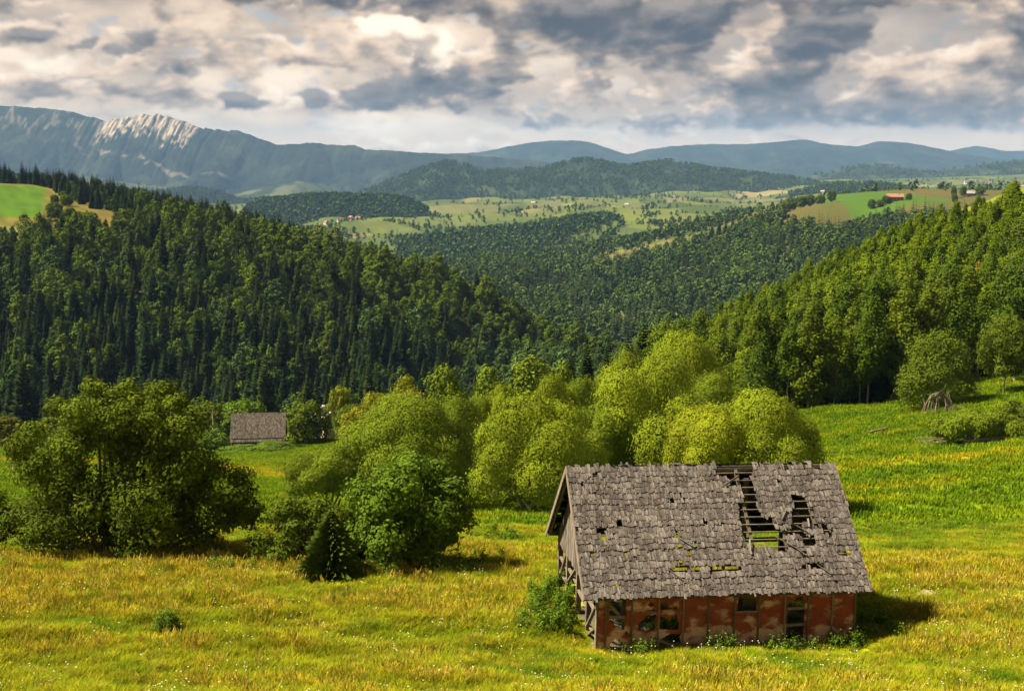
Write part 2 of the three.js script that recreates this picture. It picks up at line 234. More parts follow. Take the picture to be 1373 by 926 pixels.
/* ---------- hills and mountains: a crest line, a slope towards us and one away ---------- */
function ridgeLand({ crest, z, front, back, foot, spur = 0.4, wave = 700, rough = 8, seed = 1, crag }) {
  const crestAt = (x) => {
    let i = 0; while (i < crest.length - 2 && x > crest[i + 1][0]) i++;
    const p = (k) => crest[clamp(k, 0, crest.length - 1)], t = clamp((x - p(i)[0]) / (p(i + 1)[0] - p(i)[0])), a = p(i - 1)[1], b = p(i)[1], c = p(i + 1)[1], d = p(i + 2)[1];
    return lerp(lerp(b, c, t), b + 0.5 * t * (c - a + t * (2 * a - 5 * b + 4 * c - d + t * (3 * (b - c) + d - a))), 0.6) + rough * 0.5 * fbm2(x / (wave * 0.16) + seed, seed, 4) + (crag ? 1.3 * crag[2] * (Math.abs(n2(x / 75, 3)) + 0.5 * Math.abs(n2(x / 26, 8)) - 0.3) * sstep(crag[0] - 300, crag[0] + 100, x) * (1 - sstep(crag[1] - 120, crag[1] + 500, x)) : 0);
  };
  const x0 = crest[0][0], x1 = crest[crest.length - 1][0];
  return {
    x0, x1,
    // a: 0 at the foot, 1 on the crest, 2 behind
    at(x, a) {
      const yc = crestAt(x), rise = yc - foot, ends = sstep(0, 0.05, (x - x0) / (x1 - x0)) * sstep(0, 0.05, (x1 - x) / (x1 - x0));
      const sweep = front * 0.12 * n2(x / wave + seed, seed);
      if (a > 1) { const t = a - 1; return [x, yc - (rise + 60) * t * t * 0.9 - rough * t, z - back * t]; }
      const zz = z + (front + sweep) * (1 - a), s = a * a * (3 - 2 * a) * 0.45 + a * 0.55;
      const g = 1 - Math.abs(n2(x / wave + 4 * seed, zz / (wave * 2.6)) ), g2 = 1 - Math.abs(n2(x / (wave * 0.33), zz / wave + seed));
      const cut = (g * 0.6 + g2 * 0.3) * spur * 4 * a * (1 - a);
      const cliff = crag ? crag[2] * sstep(crag[0], crag[0] + 150, x) * (1 - sstep(crag[1] - 120, crag[1], x)) * sstep(0.72, 0.85, a) : 0, flute = cliff * (Math.abs(n2(x / 110, zz / 900)) + 0.5 * Math.abs(n2(x / 34, zz / 420)) - 0.35);
      return [x, flute + foot + rise * (s - cut * 0.45) * lerp(0.6, 1, ends) + rough * fbm2(x / (wave * 0.14), zz / (wave * 0.14), 3) * (1 - a), zz];
    },
  };
}
function ridge(name, label, o, nx, na, color) {
  const r = ridgeLand(o), cols = nx + 1, rows = na + 6, pos = [], col = [], idx = [];
  for (let j = 0; j < rows; j++) for (let i = 0; i <= nx; i++) {
    const x = lerp(r.x0, r.x1, i / nx), a = j <= na ? j / na : 1 + (j - na) / 5, p = r.at(x, a), c = color(p[0], p[1], p[2], a);
    pos.push(...p); col.push(...c);
    if (i && j) { const q = (j - 1) * cols + i - 1; idx.push(q, q + 1, q + cols, q + 1, q + cols + 1, q + cols); }
  }
  const g = geoOf(pos, idx, col); g.computeVertexNormals();
  structure(mesh(name, g, groundMat), label); return r;
}
const wooded = (x, y, z) => { const k = 0.6 + 0.3 * n2(x / 60, z / 40) + 0.25 * n2(x / 17, z / 14); return mix3([0.022, 0.036, 0.016], [0.05, 0.07, 0.025], sstep(-0.1, 0.6, fbm2(x / 300, z / 300, 3))).map((v) => v * k); };
const alp = (x, y, z, k) => mix3(wooded(x * 0.4, y, z * 0.4).map((v) => v * 0.45), [0.1, 0.11, 0.06], k * sstep(0.05, 0.4, fbm2(x / 480, z / 700, 4)));
ridge('mountain_range', 'high blue mountain range with a pale limestone crag on its crest', { crest: [[-4930,317],[-4353,368],[-3887,337],[-3573,358],[-3262,342],[-3055,312],[-2850,250],[-2692,276],[-2535,291],[-2328,260],[-2189,199],[-2017,188],[-1913,183],[-1784,137],[-1654,95],[-1393,106],[-1236,90],[-1090,85],[-1028,59],[-871,54],[-662,39],[-348,23],[70,-12],[595,-69]], z: -9000, front: 1500, back: 1500, foot: -330, spur: 0.5, wave: 620, rough: 18, seed: 3, crag: [-2900, -2150, 16] }, 800, 130, (x, y, z, a) => {
  let c = alp(x, y, z, 0.12);
  const v = n2(x / 40, z / 110), cragged = (lo, hi) => sstep(lo, lo + 90, x) * (1 - sstep(hi - 60, hi, x));
  const crag = cragged(-2900, -2170) * sstep(0.78, 0.86, a + 0.07 * v + 0.05 * n2(x / 150, 2));
  const streak = cragged(-3600, -2860) * sstep(0.78, 0.9, a + 0.1 * v) * sstep(0.05, 0.3, n2(x / 90, z / 260));
  const rock = mix3([0.27, 0.215, 0.155], [0.08, 0.07, 0.062], sstep(-0.1, 0.5, n2(x / 22, z / 190) + 0.4 * n2(x / 60, z / 50)));
  c = mix3(c, rock, clamp(crag + streak * 0.3));
  const scree = sstep(0.55, 1, 1.25 - Math.abs((a - 0.66 + (x + 2600) * 0.00022) / 0.035 + 0.8 * n2(x / 120, 5))) * cragged(-3000, -1800);
  return mix3(c, [0.19, 0.155, 0.115], 0.5 * clamp(scree) * sstep(-0.3, 0.3, n2(x / 140, z / 90)));
});
ridge('mountain_range', 'long even blue mountain ridge closing the valley', { crest: [[-1563,-108],[-956,25],[-654,33],[-351,48],[101,130],[328,160],[479,167],[781,152],[1160,33],[1386,78],[1612,108],[1990,130],[2367,130],[2669,152],[2970,175],[3198,130],[3501,108],[3725,160],[4104,130],[4563,33],[5195,-41],[6155,-33],[7284,40]], z: -13000, front: 3600, back: 1500, foot: -420, spur: 0.45, wave: 900, rough: 14, seed: 7 }, 460, 60, (x, y, z) => alp(x, y, z, 0.1));
ridge('mountain_range', 'faint far blue peak behind the end of the long ridge', { crest: [[4046,-42],[4744,-16],[5263,61],[5608,130],[5987,70],[6657,87],[7969,44]], z: -15500, front: 2000, back: 1500, foot: -400, spur: 0.3, wave: 900, rough: 10, seed: 9 }, 160, 30, (x, y, z) => alp(x, y, z, 0.08));
const ridgeEast = ridge('hill', 'hazy wooded hill below the long mountain ridge', { crest: [[1440,-161],[1698,-109],[1869,-66],[2040,-41],[2213,-49],[2387,-71],[2601,-58],[2772,-28],[2956,-7],[3287,9],[3934,-11]], z: -7400, front: 1500, back: 900, foot: -330, spur: 0.35, wave: 420, rough: 8, seed: 13 }, 220, 40, (x, y, z, a) => mix3(wooded(x, y, z), [0.24, 0.22, 0.1], (1 - sstep(0.3, 0.8, a)) * sstep(0.1, 0.4, n2(x / 260, z / 200))));
ridge('hill', 'hazy foothills with pastures under the limestone crag', { crest: [[-3568,-108],[-3004,-100],[-2520,-93],[-2239,-100],[-2039,-136],[-1839,-152],[-1678,-156],[-1518,-188],[-1355,-156],[-1153,-120],[-1033,-140],[-872,-188],[-671,-172],[-510,-196]], z: -6900, front: 900, back: 700, foot: -330, spur: 0.5, wave: 380, rough: 12, seed: 17 }, 260, 46, (x, y, z, a) => mix3(wooded(x, y, z), [0.075, 0.08, 0.035], 0.8 * sstep(-0.05, 0.35, fbm2(x / 260, z / 330, 4))));
const ridgeKnoll = ridge('hill', 'low wooded knoll in front of the hazy foothills', { crest: [[-1568,-147],[-1444,-128],[-1319,-116],[-1227,-134],[-1135,-165],[-1012,-171]], z: -5300, front: 420, back: 500, foot: -270, spur: 0.3, wave: 260, rough: 6, seed: 19 }, 120, 26, wooded);
const ridgeTwin = ridge('hill', 'wooded hill with two rounded tops in the middle of the valley', { crest: [[-683,-150],[-588,-118],[-461,-68],[-350,-31],[-271,-12],[-193,-25],[-114,-50],[11,-46],[136,-37],[293,0],[404,-15],[482,-31],[577,-18],[671,-6],[765,-25],[860,-40],[986,-56],[1113,-68],[1303,-96],[1461,-118]], z: -5400, front: 1050, back: 800, foot: -215, spur: 0.55, wave: 300, rough: 8, seed: 21 }, 260, 60, wooded);
const ridgeRound = ridge('hill', 'flat topped wooded hill behind the western forest', { crest: [[-643,-115],[-599,-92],[-555,-89],[-484,-82],[-414,-80],[-344,-82],[-274,-85],[-243,-92],[-195,-115]], z: -3000, front: 330, back: 420, foot: -175, spur: 0.25, wave: 170, rough: 4, seed: 25 }, 150, 30, wooded);
const ridgeSmall = ridge('hill', 'small rounded wooded hill beyond the farm meadow', { crest: [[828,-103],[941,-80],[1009,-69],[1089,-67],[1169,-76],[1261,-94]], z: -3900, front: 360, back: 420, foot: -190, spur: 0.2, wave: 200, rough: 4, seed: 29 }, 120, 26, wooded);

/* ---------- foliage: leaf-sized faces in clumps ---------- */
const V = (x, y, z) => new THREE.Vector3(x, y, z);
function leafCloud(rng, lobes, count, size, o = {}) {
  const { aspect = 0.5, shell = 0.62, under = 0.45, out = 1.3, up = 0.2, vary = 0.3, inner = 0.74, hue = 0.12, fuzz = 0.22 } = o;
  const pos = new Float32Array(count * 12), col = new Float32Array(count * 12), idx = new Uint32Array(count * 6);
  const wsum = []; let W = 0; for (const l of lobes) { W += l[3] * l[5] + l[3] * l[4] + l[4] * l[5]; wsum.push(W); }
  const t = V(0, 0, 0), b = V(0, 0, 0), nn = V(0, 0, 0);
  for (let k = 0; k < count; k++) {
    let l, p, dir, tries = 0;
    do {
      const r = rng() * W; let i = 0; while (wsum[i] < r) i++;
      l = lobes[i];
      const y = rng() * 2 - 1, a = rng() * 6.283, s = Math.sqrt(1 - y * y);
      dir = [s * Math.cos(a), y, s * Math.sin(a)];
      const rad = shell + (1.02 - shell) * Math.sqrt(rng()) + (rng() < 0.22 ? 0.3 * rng() : 0) + fuzz * n3(dir[0] * 1.9 + l[0] * 3, dir[1] * 1.9 + l[1] * 3, dir[2] * 1.9 + l[2] * 3);
      p = [l[0] + dir[0] * rad * l[3], l[1] + dir[1] * rad * l[4], l[2] + dir[2] * rad * l[5]];
      tries++;
      if (dir[1] < -0.25 && rng() < under) continue;
      let hid = false;
      for (const m of lobes) { if (m === l) continue; const q = ((p[0] - m[0]) / m[3]) ** 2 + ((p[1] - m[1]) / m[4]) ** 2 + ((p[2] - m[2]) / m[5]) ** 2; if (q < inner * inner && rng() < 0.85) { hid = true; break; } }
      if (!hid && p[1] > (o.floor ?? 0.05)) break;
    } while (tries < 6);
    nn.set(dir[0] * out + (rng() - 0.5) * 1.3, dir[1] * out + up + (rng() - 0.5) * 1.3, dir[2] * out + (rng() - 0.5) * 1.3).normalize();
    t.set(rng() - 0.5, rng() - 0.5 + (o.upright ?? 0), rng() - 0.5).cross(nn).normalize(); b.copy(nn).cross(t);
    if (o.upright) { const q = t.clone(); t.copy(b); b.copy(q); }
    const h = size * (0.65 + 0.7 * rng()), w = h * aspect, bend = h * 0.18 * (rng() - 0.2);
    const tone = (l[6] ?? 1) * (1 - vary / 2 + vary * rng()), hv = hue * (rng() - 0.5), c = [tone * (1 + hv), tone, tone * (1 - hv)];
    const P = [[-h, 0], [0, -w], [h, 0], [0, w]];
    for (let v = 0; v < 4; v++) {
      const q = k * 12 + v * 3, lift = v % 2 ? bend : 0;
      pos[q] = p[0] + t.x * P[v][0] + b.x * P[v][1] + nn.x * lift; pos[q + 1] = p[1] + t.y * P[v][0] + b.y * P[v][1] + nn.y * lift; pos[q + 2] = p[2] + t.z * P[v][0] + b.z * P[v][1] + nn.z * lift;
      col[q] = c[0]; col[q + 1] = c[1]; col[q + 2] = c[2];
    }
    idx.set([k * 4, k * 4 + 1, k * 4 + 2, k * 4, k * 4 + 2, k * 4 + 3], k * 6);
  }
  return geoOf(pos, idx, col);
}
// tapered branches through points [x, y, z, radius]
function limbs(list, sides = 6) {
  const pos = [], idx = [], col = [], uv = [];
  for (const pts of list) {
    const n0 = pos.length / 3;
    pts.forEach((p, i) => {
      const a = pts[Math.max(0, i - 1)], b = pts[Math.min(pts.length - 1, i + 1)], d = V(b[0] - a[0], b[1] - a[1], b[2] - a[2]).normalize();
      const u = (Math.abs(d.y) > 0.9 ? V(1, 0, 0) : V(0, 1, 0)).cross(d).normalize(), w = d.clone().cross(u);
      for (let s = 0; s < sides; s++) { const f = s / sides * 6.2832, c = Math.cos(f) * p[3], e = Math.sin(f) * p[3]; pos.push(p[0] + u.x * c + w.x * e, p[1] + u.y * c + w.y * e, p[2] + u.z * c + w.z * e); uv.push(s / sides * 2, i); const k = 0.85 + 0.3 * ((s * 7 + i * 3) % 5) / 5; col.push(k, k, k); }
      if (i) for (let s = 0; s < sides; s++) { const q = n0 + (i - 1) * sides + s, r = n0 + (i - 1) * sides + (s + 1) % sides; idx.push(q, r, q + sides, r, r + sides, q + sides); }
    });
  }
  const g = geoOf(pos, idx, col, uv); g.computeVertexNormals(); return g;
}
function wander(rng, a, b, r0, r1, n = 4, wob = 0.06) {
  const L = Math.hypot(b[0] - a[0], b[1] - a[1], b[2] - a[2]);
  return Array.from({ length: n + 1 }, (_, i) => { const t = i / n, k = (i && i < n ? 1 : 0) * wob * L; return [lerp(a[0], b[0], t) + (rng() - 0.5) * k, lerp(a[1], b[1], t) + (rng() - 0.5) * k * 0.6, lerp(a[2], b[2], t) + (rng() - 0.5) * k, lerp(r0, r1, t)]; });
}
const tinted = (g, c) => { const a = g.attributes.color.array; for (let i = 0; i < a.length; i += 3) { a[i] *= c[0]; a[i + 1] *= c[1]; a[i + 2] *= c[2]; } return g; };
const strip = (g) => { for (const k of Object.keys(g.attributes)) if (k !== 'position' && k !== 'color') g.deleteAttribute(k); return g; };

// rounded dome of many clumps
function domeLobes(rng, rx, ry, rz, base, n, lr, o = {}) {
  const out = [[0, base + ry * 0.75, 0, rx * (o.core ?? 0.52), ry * (o.core ?? 0.55), rz * (o.core ?? 0.52), 0.9]];
  for (let i = 0; i < n; i++) {
    const y = (o.low ?? -0.55) + (1 - (o.low ?? -0.55)) * ((i + rng()) / n), a = i * 2.39996 + rng() * 0.7, s = Math.sqrt(Math.max(0, 1 - y * y)), r = lr * (0.7 + 0.6 * rng()), k = o.core ? 0.6 + 0.24 * rng() : 0.68 + 0.3 * rng();
    out.push([s * Math.cos(a) * rx * k, base + ry + y * ry * k, s * Math.sin(a) * rz * k, r, r * (o.flat ?? 0.85), r, 0.84 + 0.32 * rng()]);
  }
  return out;
}
function willowGeo(seed, h, r, leaves, leaf, low = -0.35) {
  const rng = rngOf(seed), base = h * (low < -0.6 ? 0.06 : 0.2), ry = (h - base) / 2 * 0.93;
  const lobes = domeLobes(rng, r, ry, r * 0.95, base, 13, r * 0.43, { low, flat: 0.88, core: 0.36 });
  const crown = leafCloud(rng, lobes, leaves, leaf, { aspect: 0.36, shell: 0.72, under: 0, out: 2.0, up: 0.1, upright: 0.3, vary: 0.25, hue: 0.14, fuzz: 0.12, inner: 0.95 });
  const arms = []; for (let i = 0; i < 9; i++) { const a = i * 0.7 + rng(), l = lobes[1 + i]; arms.push(wander(rng, [Math.cos(a) * 0.12 * r, 0, Math.sin(a) * 0.12 * r], [l[0] * 0.9, l[1], l[2] * 0.9], 0.09 * r / 2.5, 0.018, 5, 0.12)); const m = arms[arms.length - 1][2]; arms.push(wander(rng, m.slice(0, 3), [l[0] * 1.05 + rng() - 0.5, l[1] + 0.5, l[2] + rng() - 0.5], 0.03, 0.01, 3)); }
  return { crown, trunk: limbs(arms) };
}
function broadGeo(seed, h, r, leaves, leaf, o = {}) {
  const rng = rngOf(seed), bare = o.bare ?? 0.2, lobes = [];
  const n = o.n ?? 22;
  for (let i = 0; i < n; i++) {
    const t = (i + rng()) / n, y = h * lerp(bare, 0.93, t), prof = Math.pow(Math.sin(Math.PI * lerp(0.16, 0.97, Math.pow(t, o.shape ?? 0.9))), 0.75), rr = r * prof * (0.35 + 0.5 * rng()), a = i * 2.4 + rng() * 0.9, s = r * (0.3 + 0.2 * rng()) * (0.55 + 0.6 * prof);
    lobes.push([Math.cos(a) * rr, y, Math.sin(a) * rr, s, s * (o.tall ?? 0.95), s, 0.8 + 0.4 * rng()]);
  }
  lobes.push([0, h * 0.9, 0, r * 0.28, h * 0.1, r * 0.28, 1.05]);
  const crown = leafCloud(rng, lobes, leaves, leaf, { aspect: 0.6, under: 0.35, shell: 0.45, vary: 0.35, ...o.leaf });
  const list = [wander(rng, [0, -0.3, 0], [0.1 * r, h * 0.86, 0], h * 0.009 + 0.02, 0.02, 6, 0.03)];
  for (let i = 2; i < n; i += 3) { const l = lobes[i]; list.push(wander(rng, [0.02 * r, Math.max(h * bare * 0.8, l[1] - 0.12 * h), 0], l, h * 0.005, 0.015, 3)); }
  return { crown, trunk: limbs(list, 5) };
}
function spruceGeo(seed, h, r, tiers, per, o = {}) {
  const rng = rngOf(seed), pos = [], col = [], idx = [];
  for (let i = 0; i < tiers; i++) {
    const t = (i + 0.3 * rng()) / tiers, y0 = h * lerp(o.bare ?? 0.06, 0.965, t), R = r * Math.pow(1 - t, 0.82) * (0.82 + 0.3 * rng()) + h * 0.012, n = Math.max(5, Math.round(per * (1 - 0.45 * t))), off = rng() * 6.28;
    for (let k = 0; k < n; k++) {
      const a = off + (k + 0.6 * (rng() - 0.5)) / n * 6.2832, L = R * (0.72 + 0.42 * rng()), droop = L * (0.32 + 0.25 * rng()) * (1 - 0.75 * t), c = Math.cos(a), s = Math.sin(a), w = (o.wide ?? 0.3) * L + (o.thin ?? 0.03) * h, tone = 0.72 + 0.5 * rng();
      // a frond: hangs from the spine to both sides
      const sp = [[0, 0.0], [0.45, -0.25], [1, -1]];
      const q = pos.length / 3, hang = L * 0.22;
      for (const [e, dy] of sp) { pos.push(c * L * e, y0 + dy * droop + (e === 1 ? 0.1 * L : 0), s * L * e); col.push(tone, tone, tone); }
      for (const m of [-1, 1]) { pos.push(c * L * 0.62 - s * w * m, y0 - droop * 0.55 - hang, s * L * 0.62 + c * w * m); const k2 = tone * (0.85 + 0.25 * rng()); col.push(k2, k2, k2); }
      idx.push(q, q + 1, q + 3, q + 1, q + 2, q + 3, q, q + 4, q + 1, q + 1, q + 4, q + 2);
    }
  }
  const q = pos.length / 3; for (let k = 0; k < 3; k++) { const a = k * 2.1; pos.push(Math.cos(a) * h * 0.012, h * 0.93, Math.sin(a) * h * 0.012); col.push(1, 1, 1); } pos.push(0, h, 0); col.push(1.1, 1.1, 1.1); idx.push(q, q + 1, q + 3, q + 1, q + 2, q + 3, q + 2, q, q + 3);
  return { crown: geoOf(pos, idx, col), trunk: limbs([[[0, -0.3, 0, h * 0.013], [0, h * 0.5, 0, h * 0.008], [0, h * 0.95, 0, 0.01]]], 5) };
}
const leafMat = (r, g, b, through = 0.25) => new THREE.MeshPhysicalMaterial({ color: new THREE.Color().setRGB(r, g, b), vertexColors: true, roughness: 0.95, specularIntensity: 0.1, side: THREE.DoubleSide, transmission: through, thickness: 0 });
const flatLeaf = (r, g, b) => new THREE.MeshPhysicalMaterial({ color: new THREE.Color().setRGB(r, g, b), vertexColors: true, roughness: 1, specularIntensity: 0.04, side: THREE.DoubleSide });
const barkMat = matte({ color: new THREE.Color().setRGB(0.12, 0.1, 0.075), vertexColors: true });
const greyBark = matte({ color: new THREE.Color().setRGB(0.2, 0.18, 0.14), vertexColors: true });
const birchBark = matte({ color: new THREE.Color().setRGB(0.36, 0.33, 0.26), vertexColors: true });

function tree(name, label, category, model, crownMat, trunkMat, [x, y, z], turn, s, group) {
  const t = thing(name, label, category, [x, y, z], turn, group); t.scale.set(s[0], s[1], s[0]);
  mesh('trunk', model.trunk, trunkMat, t); mesh('crown', model.crown, crownMat, t); return t;
}

/* ---------- forests ---------- */
const spruces = [0, 1, 2, 3].map((i) => spruceGeo(100 + i, 18, 2.9 + 0.35 * i, 34, 13, { wide: 0.2, thin: 0.016 }));
const broads = [0, 1, 2, 3, 4].map((i) => broadGeo(140 + i, 14, 3.1 + 0.6 * (i % 3), 2000, 0.34, { bare: 0.1, shape: 0.8 + 0.15 * i, n: 20 }));
const birches = [0, 1, 2, 3].map((i) => broadGeo(170 + i, 13, 1.75 + 0.22 * i, 6500, 0.15, { bare: [0.1, 0.42, 0.14, 0.3][i], shape: 0.75, n: 30, tall: 1.25, leaf: { fuzz: 0.35, shell: 0.35 } }));
const farSpruce = [0, 1].map((i) => spruceGeo(200 + i, 15, 2.7 + 0.5 * i, 9, 7, { wide: 0.34 }));
const farBroad = [0, 1, 2].map((i) => broadGeo(210 + i, 11, 3 + 0.5 * i, 200, 0.85, { bare: 0.05, n: 14 }));
const tinySpruce = [spruceGeo(220, 14, 2.8, 5, 5, { wide: 0.4 })];
const tinyBroad = [0, 1].map((i) => broadGeo(230 + i, 10, 3.6, 44, 1.7, { bare: 0.02, n: 9 }));
const whole = (m, bark) => mergeGeometries([strip(m.crown.clone()), tinted(strip(m.trunk.clone()), bark)].map((g) => g.toNonIndexed()));

const spruceMats = [[0.016, 0.028, 0.006], [0.023, 0.036, 0.006], [0.013, 0.025, 0.007]].map((c) => flatLeaf(...c));
const broadMats = [[0.034, 0.066, 0.008], [0.052, 0.088, 0.008], [0.046, 0.08, 0.02], [0.07, 0.102, 0.008]].map((c) => flatLeaf(...c));
const birchMats = [[0.066, 0.104, 0.004], [0.052, 0.088, 0.004], [0.088, 0.12, 0.004], [0.2, 0.15, 0.012]].map((c) => leafMat(...c, 0.3));
const instMat = flatLeaf(1, 1, 1);

function scatter(poly, step, seed, fn) {
  const rng = rngOf(seed), xs = poly.map((p) => p[0]), zs = poly.map((p) => p[1]);
  for (let z = Math.max(...zs); z > Math.min(...zs); z -= step) for (let x = Math.min(...xs); x < Math.max(...xs); x += step) {
    const px = x + (rng() - 0.5) * step * 0.95, pz = z + (rng() - 0.5) * step * 0.95, r = [rng(), rng(), rng(), rng()];
    if (inPoly(poly, px, pz)) fn(px, pz, r, rng);
  }
}
// is any of a tree top clear of the land and the hedges in front of it?
function clear(x, y, z) {
  const c = camera.position;
  for (let i = 1; i < 60; i++) { const t = i / 60, px = lerp(c.x, x, t), pz = lerp(c.z, z, t), py = lerp(c.y, y, t); const d = -pz; if (d > 40 && py < smoothLand(px, pz) + (d > 185 && d < 225 ? 3.5 : 0)) return false; }
  return true;
}
const inReach = (x, z, m = 0) => z < -30 && Math.abs(x) < -z * 0.5 + 12 + m;
const forest = [];                                        // {kind, x, y, z, s, turn, tone, h, stand}
scatter(WOODS.west, 6.1, 301, (x, z, r, rng) => {
  if (inGlade(x, z) || !inReach(x, z, 14)) return;
  const d = -z, y = land(x, z), up = sstep(420, 640, d), young = sstep(-45, 5, x) * (1 - sstep(520, 600, d)) , m = n2(x / 42, z / 42) * 0.5 + n2(x / 14 + 5, z / 14) * 0.3;
  const p = clamp(0.72 - 0.66 * up + m * 0.95 - young * 0.45 - 0.25 * sstep(-260, -360, z) * 0), conifer = r[0] < p;
  const big = !conifer && rng() < 0.07 ? 1.45 : 1, h = big * (conifer ? lerp(13, 25, r[1]) * (1 - 0.28 * up) * (1 - 0.2 * young) : lerp(9, 18, r[1]) * (1 - 0.16 * up) * (1 - 0.18 * young)) * (1 + 0.25 * n2(x / 30, z / 30));
  if (n2(x / 26 + 70, z / 40) > 0.72) return;
  if (!clear(x, y + h, z)) return;
  forest.push({ kind: conifer ? 'spruce' : 'broad', x, y: y - 0.3, z, h, turn: r[2] * 6.28, tone: r[3], grey: young * 0.8, bright: up * 0.6 + 0.5 * n2(x / 33 + 20, z / 33) + 0.3 * (r[1] - 0.5), stand: 'west', d });
});
scatter(WOODS.westTop, 7, 302, (x, z, r) => {
  if (!inReach(x, z, 10)) return; const y = land(x, z), conifer = r[0] < 0.7, h = conifer ? lerp(10, 15, r[1]) : lerp(7, 11, r[1]);
  if (!clear(x, y + h, z)) return;
  forest.push({ kind: conifer ? 'spruce' : 'broad', x, y: y - 0.3, z, h, turn: r[2] * 6.28, tone: r[3], grey: 0.15, bright: -0.2, stand: 'west', d: -z });
});
scatter(WOODS.east, 2.6, 303, (x, z, r) => {
  if (!inReach(x, z, 8)) return; const y = land(x, z), edge = -z < 166, h = lerp(9.5, 16, r[1]) * (n2(x / 17, z / 17) * 0.12 + 1) * (edge ? 0.95 : 1) * (1 - 0.35 * sstep(230, 300, -z));
  forest.push({ kind: r[0] < 0.05 ? 'spruce' : 'birch', x, y: y - 0.2, z, h: r[0] < 0.05 ? h * 0.9 : h, turn: r[2] * 6.28, tone: r[3], grey: 0, bright: 0, stand: 'east', d: -z });
});
const LABEL = {
  westspruce: ['dark green spruce in the dense forest covering the western hillside', 'spruce tree', 'spruces of the western hillside forest'],
  westbroad: ['rounded green broadleaf tree among spruces in the western hillside forest', 'tree', 'broadleaf trees of the western hillside forest'],
  eastspruce: ['small dark spruce standing between birches in the wood above the meadow', 'spruce tree', 'spruces of the birch wood'],
  eastbirch: ['slender yellow green birch in the wood along the upper meadow edge', 'birch tree', 'birches of the wood above the meadow'],
};
function colorOf(f) {
  const k = 0.75 + 0.5 * f.tone;
  let c = f.kind === 'spruce' ? mix3([0.014, 0.025, 0.006], [0.028, 0.042, 0.006], f.tone) : f.kind === 'birch' ? mix3([0.05, 0.086, 0.004], [0.09, 0.122, 0.004], f.tone) : mix3(mix3([0.028, 0.055, 0.008], [0.066, 0.096, 0.008], clamp(0.3 + f.bright)), [0.046, 0.078, 0.02], f.grey);
  return c.map((v) => v * k);
}
const rest = [];
{
  const count = { spruce: 0, broad: 0, birch: 0 }, most = { spruce: 290, broad: 150, birch: 140 };
  forest.sort((a, b) => b.h / b.d - a.h / a.d);
  let seed = 0;
  for (const f of forest) {
    seed++;
    if (count[f.kind] >= most[f.kind] || Math.abs(f.x) > f.d * 0.415 + 3) { rest.push(f); continue; }
    count[f.kind]++;
    const L = LABEL[f.stand + f.kind], r = f.tone;
    if (f.kind === 'spruce') tree('spruce_tree', ...L.slice(0, 2), spruces[seed % 4], spruceMats[Math.floor(r * 2.99)], barkMat, [f.x, f.y, f.z], f.turn, [f.h / 18 * (0.9 + 0.25 * r), f.h / 18], L[2]);
    else if (f.kind === 'broad') tree('broadleaf_tree', ...L.slice(0, 2), broads[seed % 5], broadMats[f.grey > 0.4 ? 2 : Math.floor(clamp(0.2 + f.bright + r * 0.5, 0, 0.99) * 4)], greyBark, [f.x, f.y, f.z], f.turn, [f.h / 14, f.h / 14], L[2]);
    else tree('birch_tree', ...L.slice(0, 2), birches[seed % 4], birchMats[seed === 60 || seed === 61 ? 3 : Math.floor(r * 2.99)], birchBark, [f.x, f.y, f.z], f.turn, [f.h / 13 * (0.9 + 0.25 * r), f.h / 13], L[2]);
  }
}
function massOf(name, label, sets) {
  const o = new THREE.Group(); o.name = name; o.userData = { kind: 'stuff', label, category: 'forest' }; scene.add(o);
  for (const [part, geos, h0, list] of sets) geos.forEach((g, gi) => {
    const mine = list.filter((_, i) => i % geos.length === gi); if (!mine.length) return;
    const im = new THREE.InstancedMesh(g, instMat, mine.length); im.name = part; im.castShadow = im.receiveShadow = true;
    const m = new THREE.Matrix4(), q = new THREE.Quaternion(), e = new THREE.Euler(), c = new THREE.Color();
    mine.forEach((f, i) => { const s = f.h / h0, w = s * (0.88 + 0.28 * f.tone); e.set(0, f.turn, 0); q.setFromEuler(e); m.compose(V(f.x, f.y, f.z), q, V(w, s, w)); im.setMatrixAt(i, m); const k = colorOf(f); im.setColorAt(i, c.setRGB(...k)); });
    o.add(im);
  });
  return o;
}
const wBark = [3, 2, 2.5], pick = (k, s) => rest.filter((f) => f.kind === k && f.stand === s);
massOf('hillside_forest', 'mixed forest of spruce and broadleaf trees filling the western hillside', [['spruces', spruces.map((m) => whole(m, wBark)), 18, pick('spruce', 'west')], ['broadleaf_trees', broads.map((m) => whole(m, [1.5, 1.2, 1.2])), 14, pick('broad', 'west')]]);
massOf('birch_wood', 'birch wood filling the slope above the upper meadow', [['birches', birches.map((m) => whole(m, [4, 3, 30])), 13, pick('birch', 'east')], ['spruces', spruces.map((m) => whole(m, wBark)), 18, pick('spruce', 'east')]]);
